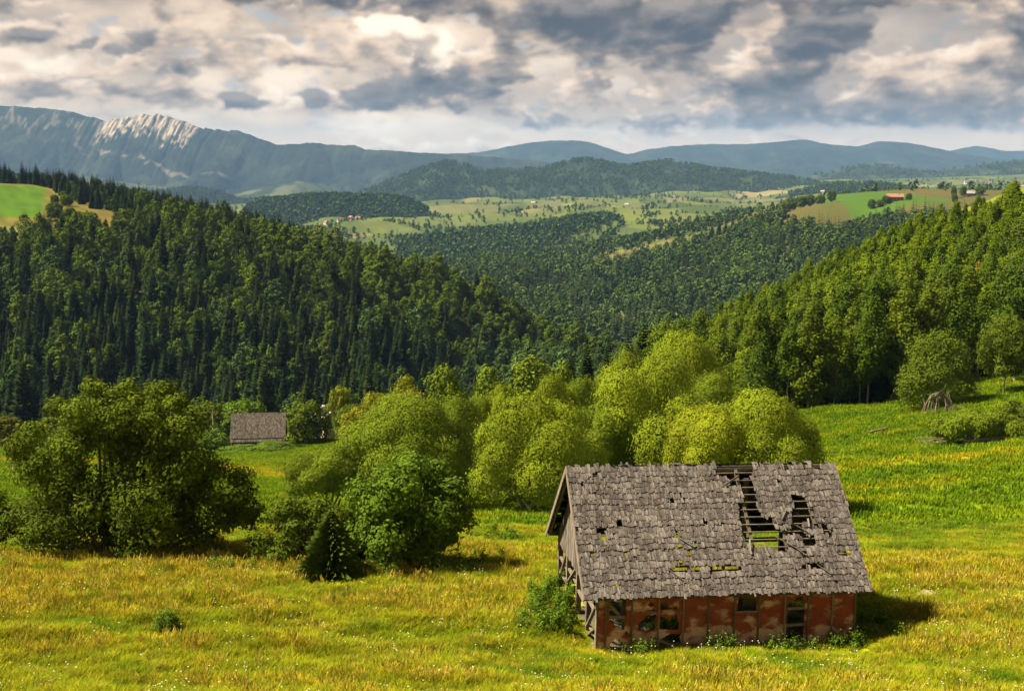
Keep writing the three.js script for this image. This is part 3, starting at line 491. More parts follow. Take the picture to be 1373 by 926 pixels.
{
  // wooded slope across the valley, the swell behind it, and the trees of the valley floor
  const con = [], bro = [], tc = [], tb = [];
  const add = (a, kind, x, y, z, h, r, bright = 0, grey = 0.3) => a.push({ kind, x, y: y - 0.3, z, h, turn: r[2] * 6.28, tone: r[3], grey, bright });
  scatter(WOODS.slope, 7.4, 311, (x, z, r) => {
    if (inGlade(x, z) || !inReach(x, z, 20)) return; if (-z < 1000 && n2(x / 30, z / 60) > 0.55) return;
    const p = 0.42 + 0.7 * n2(x / 70, z / 90), y = land(x, z); r[0] < p ? add(con, 'spruce', x, y, z, lerp(12, 22, r[1]), r) : add(bro, 'broad', x, y, z, lerp(9, 18, r[1]), r, 0.1 + 0.7 * n2(x / 38, z / 60) + 0.3 * (r[3] - 0.5), 0.35);
  });
  scatter(WOODS.swell, 9, 312, (x, z, r) => { const y = land(x, z); r[0] < 0.45 + 0.5 * n2(x / 90, z / 120) ? add(tc, 'spruce', x, y, z, lerp(13, 19, r[1]), r) : add(tb, 'broad', x, y, z, lerp(10, 16, r[1]), r, -0.2, 0.6); });
  const rng = rngOf(313), R = () => [rng(), rng(), rng(), rng()];
  for (let i = 0; i < 34000; i++) {
    const d = 1500 * Math.pow(4.0, rng()), x = (rng() - 0.5) * 0.9 * d, z = -d, r = R();
    if (d < 1900 && x < 260 && d < 1490) continue;
    if (PLOTS.some(([px, pz, rx, rz]) => Math.abs((x - px) / rx) < 0.98 && Math.abs((z - pz) / rz) < 0.98)) continue;
    const onFarm = d < 1720 && x > 275; if (onFarm) { if (x < 445 && x > 335 && d > 1250) continue; if (rng() > 0.12) continue; }
    const cx = x / 95 + 0.4 * n2(x / 300, z / 300), cz = z / 170 + 0.4 * n2(x / 260, z / 260 + 5), fx = Math.abs(cx - Math.round(cx)), fz = Math.abs(cz - Math.round(cz)), hedge = Math.min(fx * 95, fz * 170);
    const dens = 0.05 + 1.0 * sstep(0.08, 0.3, fbm2(x / 170, z / 300, 3)) + (hedge < 7 ? 0.4 : 0) + (d < 1950 ? 0.75 : 0);
    if (rng() > dens) continue;
    const y = land(x, z); r[0] < 0.22 ? add(tc, 'spruce', x, y, z, lerp(9, 15, r[1]), r) : add(tb, 'broad', x, y, z, lerp(5, 12, r[1]), r, 0.1, 0.5);
  }
  const cover = (rg, n, a0, a1, hMin, hMax, dens) => { for (let i = 0; i < n; i++) { const x = lerp(rg.x0, rg.x1, 0.01 + 0.98 * rng()), a = lerp(a0, a1, Math.sqrt(rng())), p = rg.at(x, a), r = R(); if (Math.abs(p[0]) > -p[2] * 0.45 + 40) continue; if (dens && rng() > dens(p[0], p[2])) continue; r[0] < 0.4 + 0.5 * n2(p[0] / 130, p[2] / 160) ? add(tc, 'spruce', ...p, lerp(hMin, hMax, r[1]) * 1.15, r) : add(tb, 'broad', ...p, lerp(hMin, hMax, r[1]), r, -0.15, 0.7); } };
  cover(ridgeRound, 3600, 0.05, 1.08, 9, 15);
  cover(ridgeTwin, 16000, 0.1, 1.04, 9, 16, (x, z) => 0.75 + n2(x / 150, z / 200));
  cover(ridgeSmall, 2200, 0.05, 1.05, 8, 13);
  cover(ridgeKnoll, 2600, 0.1, 1.05, 9, 15);
  cover(ridgeEast, 5000, 0.3, 1.03, 11, 18, (x, z) => 0.5 + n2(x / 200, z / 200));
  massOf('far_slope_forest', 'forest of spruces and broadleaf trees on the slope across the valley', [['spruces', farSpruce.map((m) => whole(m, wBark)), 15, con], ['broadleaf_trees', farBroad.map((m) => whole(m, [1.5, 1.2, 1.2])), 11, bro]]);
  massOf('valley_trees', 'far off trees and hedges among the valley fields and on the hills behind', [['spruces', tinySpruce.map((m) => whole(m, wBark)), 14, tc], ['broadleaf_trees', tinyBroad.map((m) => whole(m, [1.5, 1.2, 1.2])), 10, tb]]);
  console.log('trees', forest.length, rest.length, con.length, bro.length, tc.length, tb.length);
}

/* ---------- the old barn ---------- */
const grain = dataTexture(128, 512, (u, v) => { const k = 0.72 + 0.16 * n2(u * 34, v * 3.2) + 0.12 * n2(u * 80, v * 5) + 0.12 * n2(u * 6, v * 4) - 0.2 * sstep(0.55, 0.8, n2(u * 22 + 9, v * 1.3)); return [k * 1.02, k, k * 0.97]; }, true);
const grainBump = dataTexture(128, 256, (u, v) => { const k = 0.5 + 0.3 * n2(u * 34, v * 3.2) + 0.2 * n2(u * 80, v * 5); return [k, k, k]; });
const wood = (r, g, b) => new THREE.MeshPhysicalMaterial({ color: new THREE.Color().setRGB(r, g, b), map: grain, bumpMap: grainBump, bumpScale: 0.006, roughness: 0.92, specularIntensity: 0.3 });
const shingleTones = [[0.3, 0.26, 0.232], [0.25, 0.215, 0.19], [0.36, 0.31, 0.275], [0.18, 0.152, 0.132], [0.29, 0.255, 0.215], [0.45, 0.395, 0.35]];
const shingleMats = shingleTones.map((c) => wood(...c.map((v, i) => v * [0.68, 0.7, 0.76][i])));
const oldShingles = shingleTones.map((c) => wood(...c.map((v) => v * 0.7)));
const timber = wood(0.22, 0.185, 0.15), paleTimber = wood(0.34, 0.285, 0.235), darkTimber = wood(0.14, 0.12, 0.1);
const plankMats = [[0.26, 0.23, 0.2], [0.22, 0.195, 0.17], [0.3, 0.26, 0.22], [0.19, 0.165, 0.14]].map((c) => wood(...c));
// a squared timber from a to b; its grain runs along it
function beamGeo(a, b, w, t, roll = 0) {
  const A = V(...a), B = V(...b), d = B.clone().sub(A), L = d.length(), g = new THREE.BoxGeometry(w, L, t, 1, 2, 1);
  const p = g.attributes.position; for (let i = 0; i < p.count; i++) if (Math.abs(p.getY(i)) < 0.01) { p.setX(i, p.getX(i) * 0.97); p.setZ(i, p.getZ(i) * 1.02); }
  const uv = g.attributes.uv; for (let i = 0; i < uv.count; i++) uv.setXY(i, uv.getX(i) * 0.5 + w * 3.1, uv.getY(i) * L / 2 + L * 0.37);
  g.rotateY(roll); g.applyQuaternion(new THREE.Quaternion().setFromUnitVectors(V(0, 1, 0), d.normalize())); g.translate((A.x + B.x) / 2, (A.y + B.y) / 2, (A.z + B.z) / 2); return g;
}
const BARN = { L: 9.4, W: 7.38, e: 1.99, R: 5.68, ov: 0.21, og: 0.5 };
{
  const { L, W, e, R, ov, og } = BARN, rng = rngOf(77);
  const barn = thing('old_barn', 'derelict barn with torn red walls and a holed grey shingle roof in the meadow', 'barn', [2.894, 1.34, -41.994]);
  barn.rotation.order = 'YXZ'; barn.rotation.y = 0.143; barn.rotation.z = -0.022;
  const beam = (name, a, b, w, t, mat = timber, roll) => mesh(name, beamGeo(a, b, w, t, roll), mat, barn);
  // frame
  const wallTop = e + 0.1, mid = -W / 2;
  for (const [x, z] of [[0.09, -0.1], [L - 0.09, -0.1], [0.09, -W + 0.1], [L - 0.09, -W + 0.1], [3.1, -W + 0.1], [6.3, -W + 0.1], [0.09, -1.75], [0.09, -3.6], [0.09, -5.5], [L - 0.09, -3.6], [3.2, -3.6], [6.4, -3.6]]) beam('post', [x, -0.5, z], [x + (rng() - 0.5) * 0.06, z === -3.6 ? R - 0.5 : wallTop, z], 0.19, 0.18, rng() < 0.3 ? paleTimber : timber);
  beam('wall_plate', [-og * 0.7, wallTop, -0.12], [L + og * 0.7, wallTop, -0.12], 0.18, 0.16, darkTimber);
  beam('wall_plate', [-og * 0.7, wallTop, -W + 0.12], [L + og * 0.7, wallTop, -W + 0.12], 0.18, 0.16, darkTimber);
  beam('ridge_beam', [-og, R - 0.16, mid], [L + og, R - 0.16, mid], 0.12, 0.16, paleTimber);
  beam('sill_beam', [0, 0.04, -0.1], [L, 0.0, -0.1], 0.17, 0.17, darkTimber);
  for (const z of [-W + 0.1]) beam('sill_beam', [0, 0.04, z], [L, 0.0, z], 0.17, 0.17, darkTimber);
  for (const x of [0.09, 3.2, 6.4, L - 0.09]) beam('tie_beam', [x, wallTop - 0.02, 0], [x, wallTop - 0.02, -W], 0.15, 0.17);
  // gable end that faces the pasture: open frame below
  for (const [z0, y0, z1, y1] of [[-0.1, 1.25, -1.75, 1.3], [-1.75, 0.9, -3.6, 1.0], [-3.6, 1.15, -5.5, 1.2], [-5.5, 1.05, -W + 0.1, 1.1], [-0.1, 0.45, -1.75, 0.4], [-5.5, 0.5, -W + 0.1, 0.5]]) beam('rail', [0.07, y0, z0], [0.07, y1, z1], 0.1, 0.08, paleTimber);
  for (const [z0, y0, z1, y1] of [[-0.15, 1.55, -1.7, 0.15], [-0.2, 0.75, -1.65, -0.1], [-3.7, 1.75, -5.4, 0.6], [-5.6, 1.7, -6.9, 0.3]]) beam('brace', [-0.01, y1, z1], [-0.01, y0, z0], 0.12, 0.07, plankMats[2]);
  // rafters and laths
  const run = W / 2 + ov, rise = R - e, al = Math.atan2(rise, run), SL = Math.hypot(run, rise), ca = Math.cos(al), sa = Math.sin(al);
  const onRoof = (x, v, lift, side) => { const zf = ov - v * run, y = e + v * rise; return side > 0 ? [x, y + lift * ca, zf + lift * sa] : [x, y + lift * ca, -W - zf - lift * sa]; };   // v from eave to ridge
  for (const side of [1, -1]) for (let i = 0; i <= 8; i++) { const x = lerp(-og + 0.12, L + og - 0.12, i / 8); beam('rafter', onRoof(x, 0.02, -0.11, side), onRoof(x, 0.99, -0.11, side), 0.1, 0.12, timber); }
  const ROWS = 23, LATHS = 17;
  for (let i = 0; i < LATHS; i++) { const v = (i + 0.85) / LATHS; beam('lath', onRoof(-og + 0.05, v, -0.02, 1), onRoof(L + og - 0.05, v + (rng() - 0.5) * 0.004, -0.02, 1), 0.055, 0.035, rng() < 0.5 ? paleTimber : plankMats[2], Math.PI / 2); }
  for (let i = 0; i < LATHS; i += 2) { const v = (i + 0.85) / LATHS; beam('lath', onRoof(-og + 0.05, v, -0.02, -1), onRoof(L + og - 0.05, v, -0.02, -1), 0.055, 0.035, timber, Math.PI / 2); }
  for (const x of [-og, L + og]) for (const side of [1, -1]) beam('verge_board', onRoof(x, -0.005, -0.06, side), onRoof(x, 1, -0.06, side), 0.04, 0.19, paleTimber);
  beam('eave_board', onRoof(-og, 0.0, -0.05, 1), onRoof(L + og, 0.0, -0.05, 1), 0.05, 0.07, darkTimber);
  // shingles: the lower courses one by one, the rest joined
  const HOLES = [[0.078,0.105,0.469,0.514],[0.086,0.105,0.531,0.577],[0.088,0.105,0.063,0.103],[0.072,0.094,0.160,0.189],[0.084,0.095,0.120,0.137],[0.351,0.370,0.269,0.309],[0.391,0.402,0.223,0.257],[0.349,0.365,0.526,0.566],[0.153,0.164,0.423,0.457],[0.158,0.172,0.651,0.686],[0.039,0.053,0.640,0.686],[0.456,0.470,0.423,0.457],[0.545,0.682,0.017,0.080],[0.585,0.669,0.091,0.177],[0.625,0.671,0.166,0.291],[0.597,0.670,0.326,0.394],[0.595,0.676,0.389,0.457],[0.590,0.713,0.457,0.526],[0.594,0.752,0.520,0.577],[0.593,0.745,0.577,0.634],[0.691,0.739,0.634,0.686],[0.806,0.852,0.269,0.337],[0.793,0.871,0.331,0.394],[0.785,0.869,0.394,0.457],[0.767,0.810,0.469,0.514],[0.745,0.814,0.520,0.566],[0.855,0.877,0.469,0.514],[0.887,0.905,0.469,0.566],[0.803,0.845,0.560,0.669],[0.900,0.913,0.583,0.623],[0.911,0.938,-0.011,0.034],[0.801,0.817,0.000,0.034],[0.872,0.883,0.000,0.034],[0.915,0.963,0.697,0.737],[0.784,0.805,0.703,0.754],[0.772,0.795,0.771,0.840],[0.808,0.856,0.777,0.840],[0.306,0.417,0.800,0.834],[0.443,0.561,0.800,0.840],[0.349,0.363,0.600,0.640],[0.411,0.424,0.600,0.640],[0.380,0.391,0.663,0.703],[0.344,0.355,0.731,0.766],[0.169,0.180,0.789,0.829],[0.944,0.960,0.640,0.669]];
  const inHole = (u, v) => HOLES.some(([u0, u1, v0, v1]) => u > u0 && u < u1 && v > v0 - 0.004 && v < v1 + 0.004);
  const shapes = [0.05, 0.068, 0.085, 0.11].map((w, i) => { const g = new THREE.BoxGeometry(w, 1, 0.013, 1, 1, 1), p = g.attributes.position, r = rngOf(500 + i), cut = (r() - 0.5) * 0.08; for (let k = 0; k < p.count; k++) { if (p.getY(k) < 0) { p.setY(k, p.getY(k) + Math.sign(p.getX(k)) * cut); p.setX(k, p.getX(k) * (0.86 + 0.1 * r())); } else p.setZ(k, p.getZ(k) * 0.5); } const uv = g.attributes.uv; for (let k = 0; k < uv.count; k++) uv.setXY(k, uv.getX(k) * w * 3 + i * 0.23, uv.getY(k) * 0.3 + i * 0.17); g.computeVertexNormals(); return g; });
  const exposure = SL / ROWS, m4 = new THREE.Matrix4(), rest = shingleMats.map(() => []);
  let single = 0;
  const X = V(1, 0, 0), basis = (side) => side > 0 ? [V(0, sa, -ca), V(0, ca, sa)] : [V(0, sa, ca), V(0, ca, -sa)];
  for (const side of [1, -1]) for (let row = 0; row < ROWS; row++) {
    let x = -og - 0.01;
    const [up, out] = basis(side), sag = 0.012 * n2(row * 3.1, 4);
    while (x < L + og - 0.03) {
      const si = Math.floor(rng() * 4), w0 = [0.05, 0.068, 0.085, 0.11][si], w = side > 0 ? w0 : w0 * 2.2, len = exposure * (1.42 + 0.22 * rng()), xc = x + w / 2, drop = (rng() - 0.5) * 0.1 + 0.05 * n2(x * 1.1, row * 5) - (rng() < 0.06 ? 0.09 : 0);
      x += w * (0.97 + 0.06 * rng());
      const u = (xc + og) / (L + 2 * og), vDown = 1 - (row + 0.5) / ROWS;
      const holed = side > 0 && inHole(u + 0.004 * n2(row, x), vDown), lost = rng() < (side > 0 ? 0.008 : 0.01);
      if (holed || lost) { rng(); continue; }
      const frayed = side > 0 && (inHole(u + 0.02, vDown) || inHole(u - 0.02, vDown) || inHole(u, vDown + 0.05) || inHole(u, vDown - 0.05));
      const topRow = row === ROWS - 1, extra = topRow && side > 0 ? (n2(x * 2.6, 8) > -0.1 ? 0.02 + 0.1 * rng() : 0) : 0;
      const under = side > 0 && inHole(u, vDown - 1 / ROWS), Ls = (under ? exposure * 1.03 : len) + extra - (topRow ? exposure * 0.35 : 0), v = (row + 0.0) / ROWS + (Ls / 2 + drop - 0.02) / SL;
      const turn = (rng() - 0.5) * (frayed ? 0.4 : 0.16) + 0.02, tilt = 0.05 + 0.06 * rng() + (frayed ? 0.05 * rng() : 0), lift = 0.018 + 0.014 * rng() + sag;
      const p = onRoof(xc, v, lift, side);
      const Y = up.clone().addScaledVector(out, -tilt).normalize(), Z = out.clone().addScaledVector(up, tilt).normalize(), c = Math.cos(turn), s = Math.sin(turn);
      const X2 = X.clone().multiplyScalar(c).addScaledVector(Y, s), Y2 = Y.clone().multiplyScalar(c).addScaledVector(X, -s);
      m4.makeBasis(X2.multiplyScalar(side > 0 ? 1 : 2.2), Y2.multiplyScalar(Ls), Z); m4.setPosition(...p);
      const patch = n2(xc / 1.7, row / 3.5), mi = clamp(Math.floor((0.5 + 0.32 * patch + (rng() - 0.5) * 1.05) * 6), 0, 5);
      const oi = [3, 1, 4, 0, 2, 5][mi];
      if (side > 0 && row < 3 && single < 300) { const s1 = mesh('shingle', shapes[si], shingleMats[oi], barn); m4.decompose(s1.position, s1.quaternion, s1.scale); single++; } else rest[oi].push(shapes[si].clone().applyMatrix4(m4));
    }
  }
  const stuff = new THREE.Group(); stuff.name = 'upper_shingles'; stuff.userData.kind = 'stuff'; barn.add(stuff);
  rest.forEach((l, i) => l.length && mesh('shingles', mergeGeometries(l), shingleMats[i], stuff));
  // loose pieces that have slipped across the holes
  for (const [u, v, a, len] of [[0.7, 0.42, 0.95, 0.9], [0.745, 0.37, 0.8, 0.8], [0.625, 0.9, -1.0, 0.75], [0.655, 0.36, 0.2, 0.5], [0.61, 0.4, -0.15, 0.45], [0.77, 0.62, -0.6, 0.5], [0.95, 0.27, 0.7, 0.8], [0.36, 0.42, 0.9, 0.6], [0.83, 0.2, 0.8, 0.55], [0.6, 0.36, 0.1, 0.4], [0.79, 0.5, 0.9, 0.5], [0.38, 0.2, 0.5, 0.5], [0.3, 0.2, 0.75, 0.6], [0.84, 0.55, -0.1, 0.35]]) {
    const x = u * (L + 2 * og) - og, p = onRoof(x, v, 0.07, 1), q = onRoof(x + Math.sin(a) * len, v - Math.cos(a) * len / SL, 0.09, 1); beam('loose_shingle', p, q, 0.07, 0.02, shingleMats[5], 0.6);
  }
  // planked gables
  const gable = (x, n, name) => { for (let i = 0; i < n; i++) {
    const z0 = -W * i / n, z1 = -W * (i + 1) / n, roofY = (z) => e + (Math.min(ov - z, W + ov + z) / run) * rise - 0.14, gap = 0.012 + 0.01 * rng(), low = (x < 1 ? 1.72 + 0.12 * (rng() - 0.5) - (i > n - 5 ? 0.06 : 0) : -0.1);
    if (x < 1 && i === 5) continue;
    const s = new THREE.Shape([new THREE.Vector2(-z0 + gap, low + 0.05 * (rng() - 0.5)), new THREE.Vector2(-z1 - gap, low + 0.05 * (rng() - 0.5)), new THREE.Vector2(-z1 - gap, roofY(z1 + gap)), ...(z0 > mid && z1 < mid ? [new THREE.Vector2(-mid, roofY(mid))] : []), new THREE.Vector2(-z0 + gap, roofY(z0 - gap))]);
    const g = new THREE.ExtrudeGeometry(s, { depth: 0.025, bevelEnabled: false }); const uv = g.attributes.uv; for (let k = 0; k < uv.count; k++) uv.setXY(k, uv.getX(k) * 0.9 + i * 0.31, uv.getY(k) * 0.35 + i * 0.13);
    g.rotateY(Math.PI / 2); g.translate(x + (rng() - 0.5) * 0.012, 0, 0); mesh(name, g, plankMats[Math.floor(rng() * 4)], barn);
  } };
  // a shape in (depth, height) turned to stand across the barn: depth runs to the rear
  gable(-0.03, 20, 'gable_plank'); gable(L + 0.005, 14, 'gable_plank');
  for (let i = 0; i < 5; i++) beam('wall_board', [0.2 + rng() * 0.2, 0.25 + i * 0.33, -W + 0.02], [L - 0.2 - rng() * 2.5, 0.24 + i * 0.33 + (rng() - 0.5) * 0.08, -W + 0.02], 0.2, 0.025, plankMats[i % 4], 0);
  // red sheets between upright battens
  const bx = [0, 0.33, 1.25, 2.2, 3.1, 4.0, 4.96, 5.83, 6.78, 7.66, 8.55, 9.4];
  bx.forEach((x, i) => beam('batten', [x + (i ? 0 : 0.03), -0.2, 0.055], [x + (rng() - 0.5) * 0.03, wallTop - 0.02, 0.055], 0.06, 0.045, rng() < 0.6 ? paleTimber : timber));
  const rust = dataTexture(1024, 256, (u, v) => {
    const x = u * 9.6, y = v * 2.2, m = fbm2(x * 1.1, y * 1.3, 4), band = Math.exp(-(((y - 0.55 - 0.18 * n2(x * 0.7, 3)) / 0.34) ** 2)) + 0.8 * Math.exp(-(((y - 0.1) / 0.16) ** 2));
    const chalk = sstep(0.12, 0.62, fbm2(x * 0.85 + 7, y * 1.5, 4) * 0.9 + band * 0.62 + 0.08), fine = 0.12 * n2(x * 14, y * 14) + 0.1 * n2(x * 40, y * 26);
    let c = mix3([0.18, 0.028, 0.016], [0.25, 0.048, 0.027], 0.5 + m); c = mix3(c, [0.1, 0.035, 0.025], 0.8 * sstep(0.25, 0.6, fbm2(x * 1.7 + 30, y * 2.3, 4)));
    c = mix3(c, [0.5, 0.32, 0.27], clamp(chalk * (0.85 + fine * 2))); const line = Math.abs(((y * 2.4 + 0.03 * n2(x, 1)) % 1) - 0.5) < 0.02 ? 0.82 : 1;
    return c.map((k) => Math.pow(clamp(k * (1 + fine) * line), 1 / 2.2));
  }, true);
  rust.repeat.set(1 / 9.6, 1 / 2.2); rust.offset.set(0.005, 0.09);
  const sheetMat = new THREE.MeshPhysicalMaterial({ map: rust, roughness: 0.75, specularIntensity: 0.4, side: THREE.DoubleSide });
  const torn = (pts, k = 0.035) => { const out = []; pts.forEach(([x, y], i) => { const [nx, ny] = pts[(i + 1) % pts.length], n = Math.max(2, Math.round(Math.hypot(nx - x, ny - y) / 0.09)); for (let j = 0; j < n; j++) { const t = j / n; out.push(new THREE.Vector2(lerp(x, nx, t) + (rng() - 0.5) * k * 2, lerp(y, ny, t) + (rng() - 0.5) * k * 2)); } }); return out; };
  const tears = {
    1: [[[0.42, 1.87], [1.05, 1.87], [1.06, 1.2], [0.98, 0.78], [0.86, 0.74], [0.44, 1.16]], [[0.98, 0.62], [1.08, 0.74], [1.16, 0.62]], [[0.52, 0.02], [0.52, 0.25], [0.7, 0.48], [0.92, 0.4], [1.02, 0.15], [1.12, 0.02]]],
    2: [[[1.5, 0.95], [1.48, 0.78], [1.65, 0.72], [2.12, 0.72], [2.12, 1.28], [1.75, 1.25]], [[1.62, 1.36], [1.75, 1.44], [2.0, 1.46], [2.1, 1.56], [2.1, 1.38]], [[1.8, 1.66], [1.95, 1.76], [2.05, 1.64], [1.9, 1.57]]],
    3: [[[2.28, 0.72], [2.93, 0.72], [2.96, 0.95], [2.85, 1.25], [2.6, 1.12], [2.28, 1.24]], [[2.28, 1.44], [2.88, 1.44], [2.85, 1.55], [2.6, 1.53], [2.45, 1.74], [2.3, 1.7]], [[2.3, 0.05], [2.3, 0.35], [2.6, 0.56], [3.02, 0.56], [3.02, 0.05]]],
    6: [[[5.04, 1.33], [5.75, 1.33], [5.75, 1.78], [5.5, 1.86], [5.08, 1.8]]],
    8: [[[6.88, 0.18], [7.54, 0.18], [7.54, 1.6], [7.42, 1.8], [7.25, 1.8], [7.1, 1.64], [6.9, 1.56]]],
  };
  for (let i = 0; i < 11; i++) {
    const s = new THREE.Shape([[bx[i] + 0.005, -0.12], [bx[i + 1] - 0.005, -0.12], [bx[i + 1] - 0.005, wallTop - 0.08], [bx[i] + 0.005, wallTop - 0.08]].map((p) => new THREE.Vector2(...p)));
    for (const t of tears[i] ?? []) s.holes.push(new THREE.Path(torn(t, t.length > 4 && i !== 6 && i !== 8 ? 0.03 : 0.012)));
    const g = new THREE.ExtrudeGeometry(s, { depth: 0.008, bevelEnabled: false }); g.translate(0, 0, 0.012 + 0.006 * rng());
    const pp = mesh('wall_sheet', g, sheetMat, barn); if (tears[i]) pp.userData.label = 'torn red wall sheet with holes';
  }
  beam('rail', [0.3, 1.24, -0.03], [1.25, 1.22, -0.03], 0.1, 0.06, paleTimber); beam('rail', [1.25, 0.64, -0.03], [3.12, 0.62, -0.03], 0.11, 0.06, paleTimber);
  beam('rail', [1.4, 1.37, -0.03], [3.1, 1.36, -0.03], 0.09, 0.05, paleTimber); beam('rail', [4.96, 1.3, 0.045], [5.83, 1.3, 0.045], 0.06, 0.04, paleTimber);
  beam('rail', [6.78, 1.34, -0.03], [7.66, 1.36, -0.03], 0.1, 0.06, paleTimber); beam('rail', [6.78, 0.72, -0.03], [7.66, 0.76, -0.03], 0.1, 0.06, paleTimber);
  beam('brace', [0.38, 1.75, -0.1], [1.22, 0.85, -0.1], 0.13, 0.06, plankMats[2]); beam('post', [1.1, 0, -0.5], [1.12, 1.95, -0.5], 0.17, 0.15, paleTimber);
  beam('fallen_board', [1.95, 0.52, 0.12], [3.08, 0.06, 0.16], 0.2, 0.03, paleTimber, Math.PI / 2); beam('fallen_board', [6.45, -0.05, 0.16], [8.0, 0.1, 0.12], 0.15, 0.04, paleTimber, Math.PI / 2);
}
/* ---------- the small barn lower down ---------- */
{
  const rng = rngOf(88), L = 7.8, W = 5, e = 1.9, R = 5.5, x0 = -39.4, z0 = -193;
  const b = thing('small_barn', 'small grey shingled barn among shrubs at the bottom of the lower meadow', 'barn', [x0, land(x0, z0) + 0.25, z0], 0.1);
  const boards = 14; for (let i = 0; i < boards; i++) mesh('wall_board', new THREE.BoxGeometry(L / boards - 0.03, e + 0.6, 0.06).translate(-L / 2 + (i + 0.5) * L / boards, e / 2, W / 2), plankMats[i % 4], b);
  for (const s of [-1, 1]) { const sh = new THREE.Shape([[-W / 2, -0.3], [W / 2, -0.3], [W / 2, e], [0, R - 0.15], [-W / 2, e]].map((p) => new THREE.Vector2(...p))), g = new THREE.ExtrudeGeometry(sh, { depth: 0.06, bevelEnabled: false }); g.rotateY(Math.PI / 2); g.translate(s * (L / 2 - 0.05), 0, 0); mesh('gable_wall', g, plankMats[1], b); }
  mesh('wall_board', new THREE.BoxGeometry(L, e + 0.6, 0.06).translate(0, e / 2, -W / 2), plankMats[0], b);
  const run = W / 2 + 0.25, rise = R - e + 0.25, al = Math.atan2(rise, run), SL = Math.hypot(run, rise), sets = shingleMats.map(() => []), roof = new THREE.Group(); roof.name = 'roof'; b.add(roof);
  for (const s of [1, -1]) { const g = new THREE.BoxGeometry(L + 0.5, 0.05, SL); g.rotateX(s * al); g.translate(0, R - rise / 2 - 0.05, s * run / 2); mesh('roof_deck', g, darkTimber, roof); }
  for (let row = 0; row < 17; row++) for (let x = -L / 2 - 0.25; x < L / 2 + 0.25; x += 0.2) { const len = SL / 17 * 1.45, g = new THREE.BoxGeometry(0.17 + 0.04 * rng(), len, 0.035); g.translate((rng() - 0.5) * 0.05, 0, 0); g.rotateZ((rng() - 0.5) * 0.14); g.rotateX(al - Math.PI / 2 + 0.06 + 0.06 * rng()); const v = (row + 0.6 + (rng() - 0.5) * 0.3) / 17; g.translate(x + 0.1, R - rise + v * rise + 0.03, run * (1 - v) + 0.02); sets[Math.floor(rng() * 6)].push(g); }
  const st = new THREE.Group(); st.name = 'shingles'; st.userData.kind = 'stuff'; roof.add(st);
  sets.forEach((l, i) => l.length && mesh('shingles', mergeGeometries(l), oldShingles[i], st));
}

/* ---------- shrubs and trees of the meadow ---------- */
const barkGroup = greyBark;
function shrub(name, label, category, x, z, lobes, n, leaf, mat, o = {}, stems = 9, y = land(x, z)) {
  const t = thing(name, label, category, [x, y - 0.05, z], 0, o.group), rng = rngOf(Math.round(1000 + x * 13 - z * 7)), k2 = o.twig ?? 1;
  const list = []; for (let i = 0; i < stems; i++) { const l = lobes[Math.floor(rng() * lobes.length)], a = rng() * 6.28, b = o.trunkR ?? 0.5; const w = wander(rng, [Math.cos(a) * b * 0.3, -0.1, Math.sin(a) * b * 0.3], [l[0] + (rng() - 0.5) * l[3], l[1] + l[4] * 0.4 * rng(), l[2] + (rng() - 0.5) * l[5]], o.stem ?? 0.09, 0.015, 5, 0.13); list.push(w); const m = w[3]; list.push(wander(rng, m.slice(0, 3), [m[0] + (rng() - 0.5) * 2 * k2, m[1] + (0.8 + rng()) * k2, m[2] + (rng() - 0.5) * 2 * k2], 0.03 * k2, 0.008, 3)); }
  mesh('trunk', limbs(list, 5), o.bark ?? greyBark, t);
  mesh('crown', leafCloud(rng, lobes, n, leaf, o.leaf ?? {}), mat, t);
  return t;
}
const L_dark = leafMat(0.074, 0.104, 0.005, 0.25), L_olive = leafMat(0.08, 0.085, 0.008, 0.25), L_fresh = leafMat(0.085, 0.14, 0.008, 0.3), L_willow = leafMat(0.142, 0.182, 0.008, 0.12), L_willow2 = leafMat(0.1, 0.138, 0.007, 0.12), L_gold = leafMat(0.175, 0.202, 0.008, 0.15), L_needle = flatLeaf(0.045, 0.066, 0.008), L_yellow = leafMat(0.17, 0.175, 0.006, 0.3);
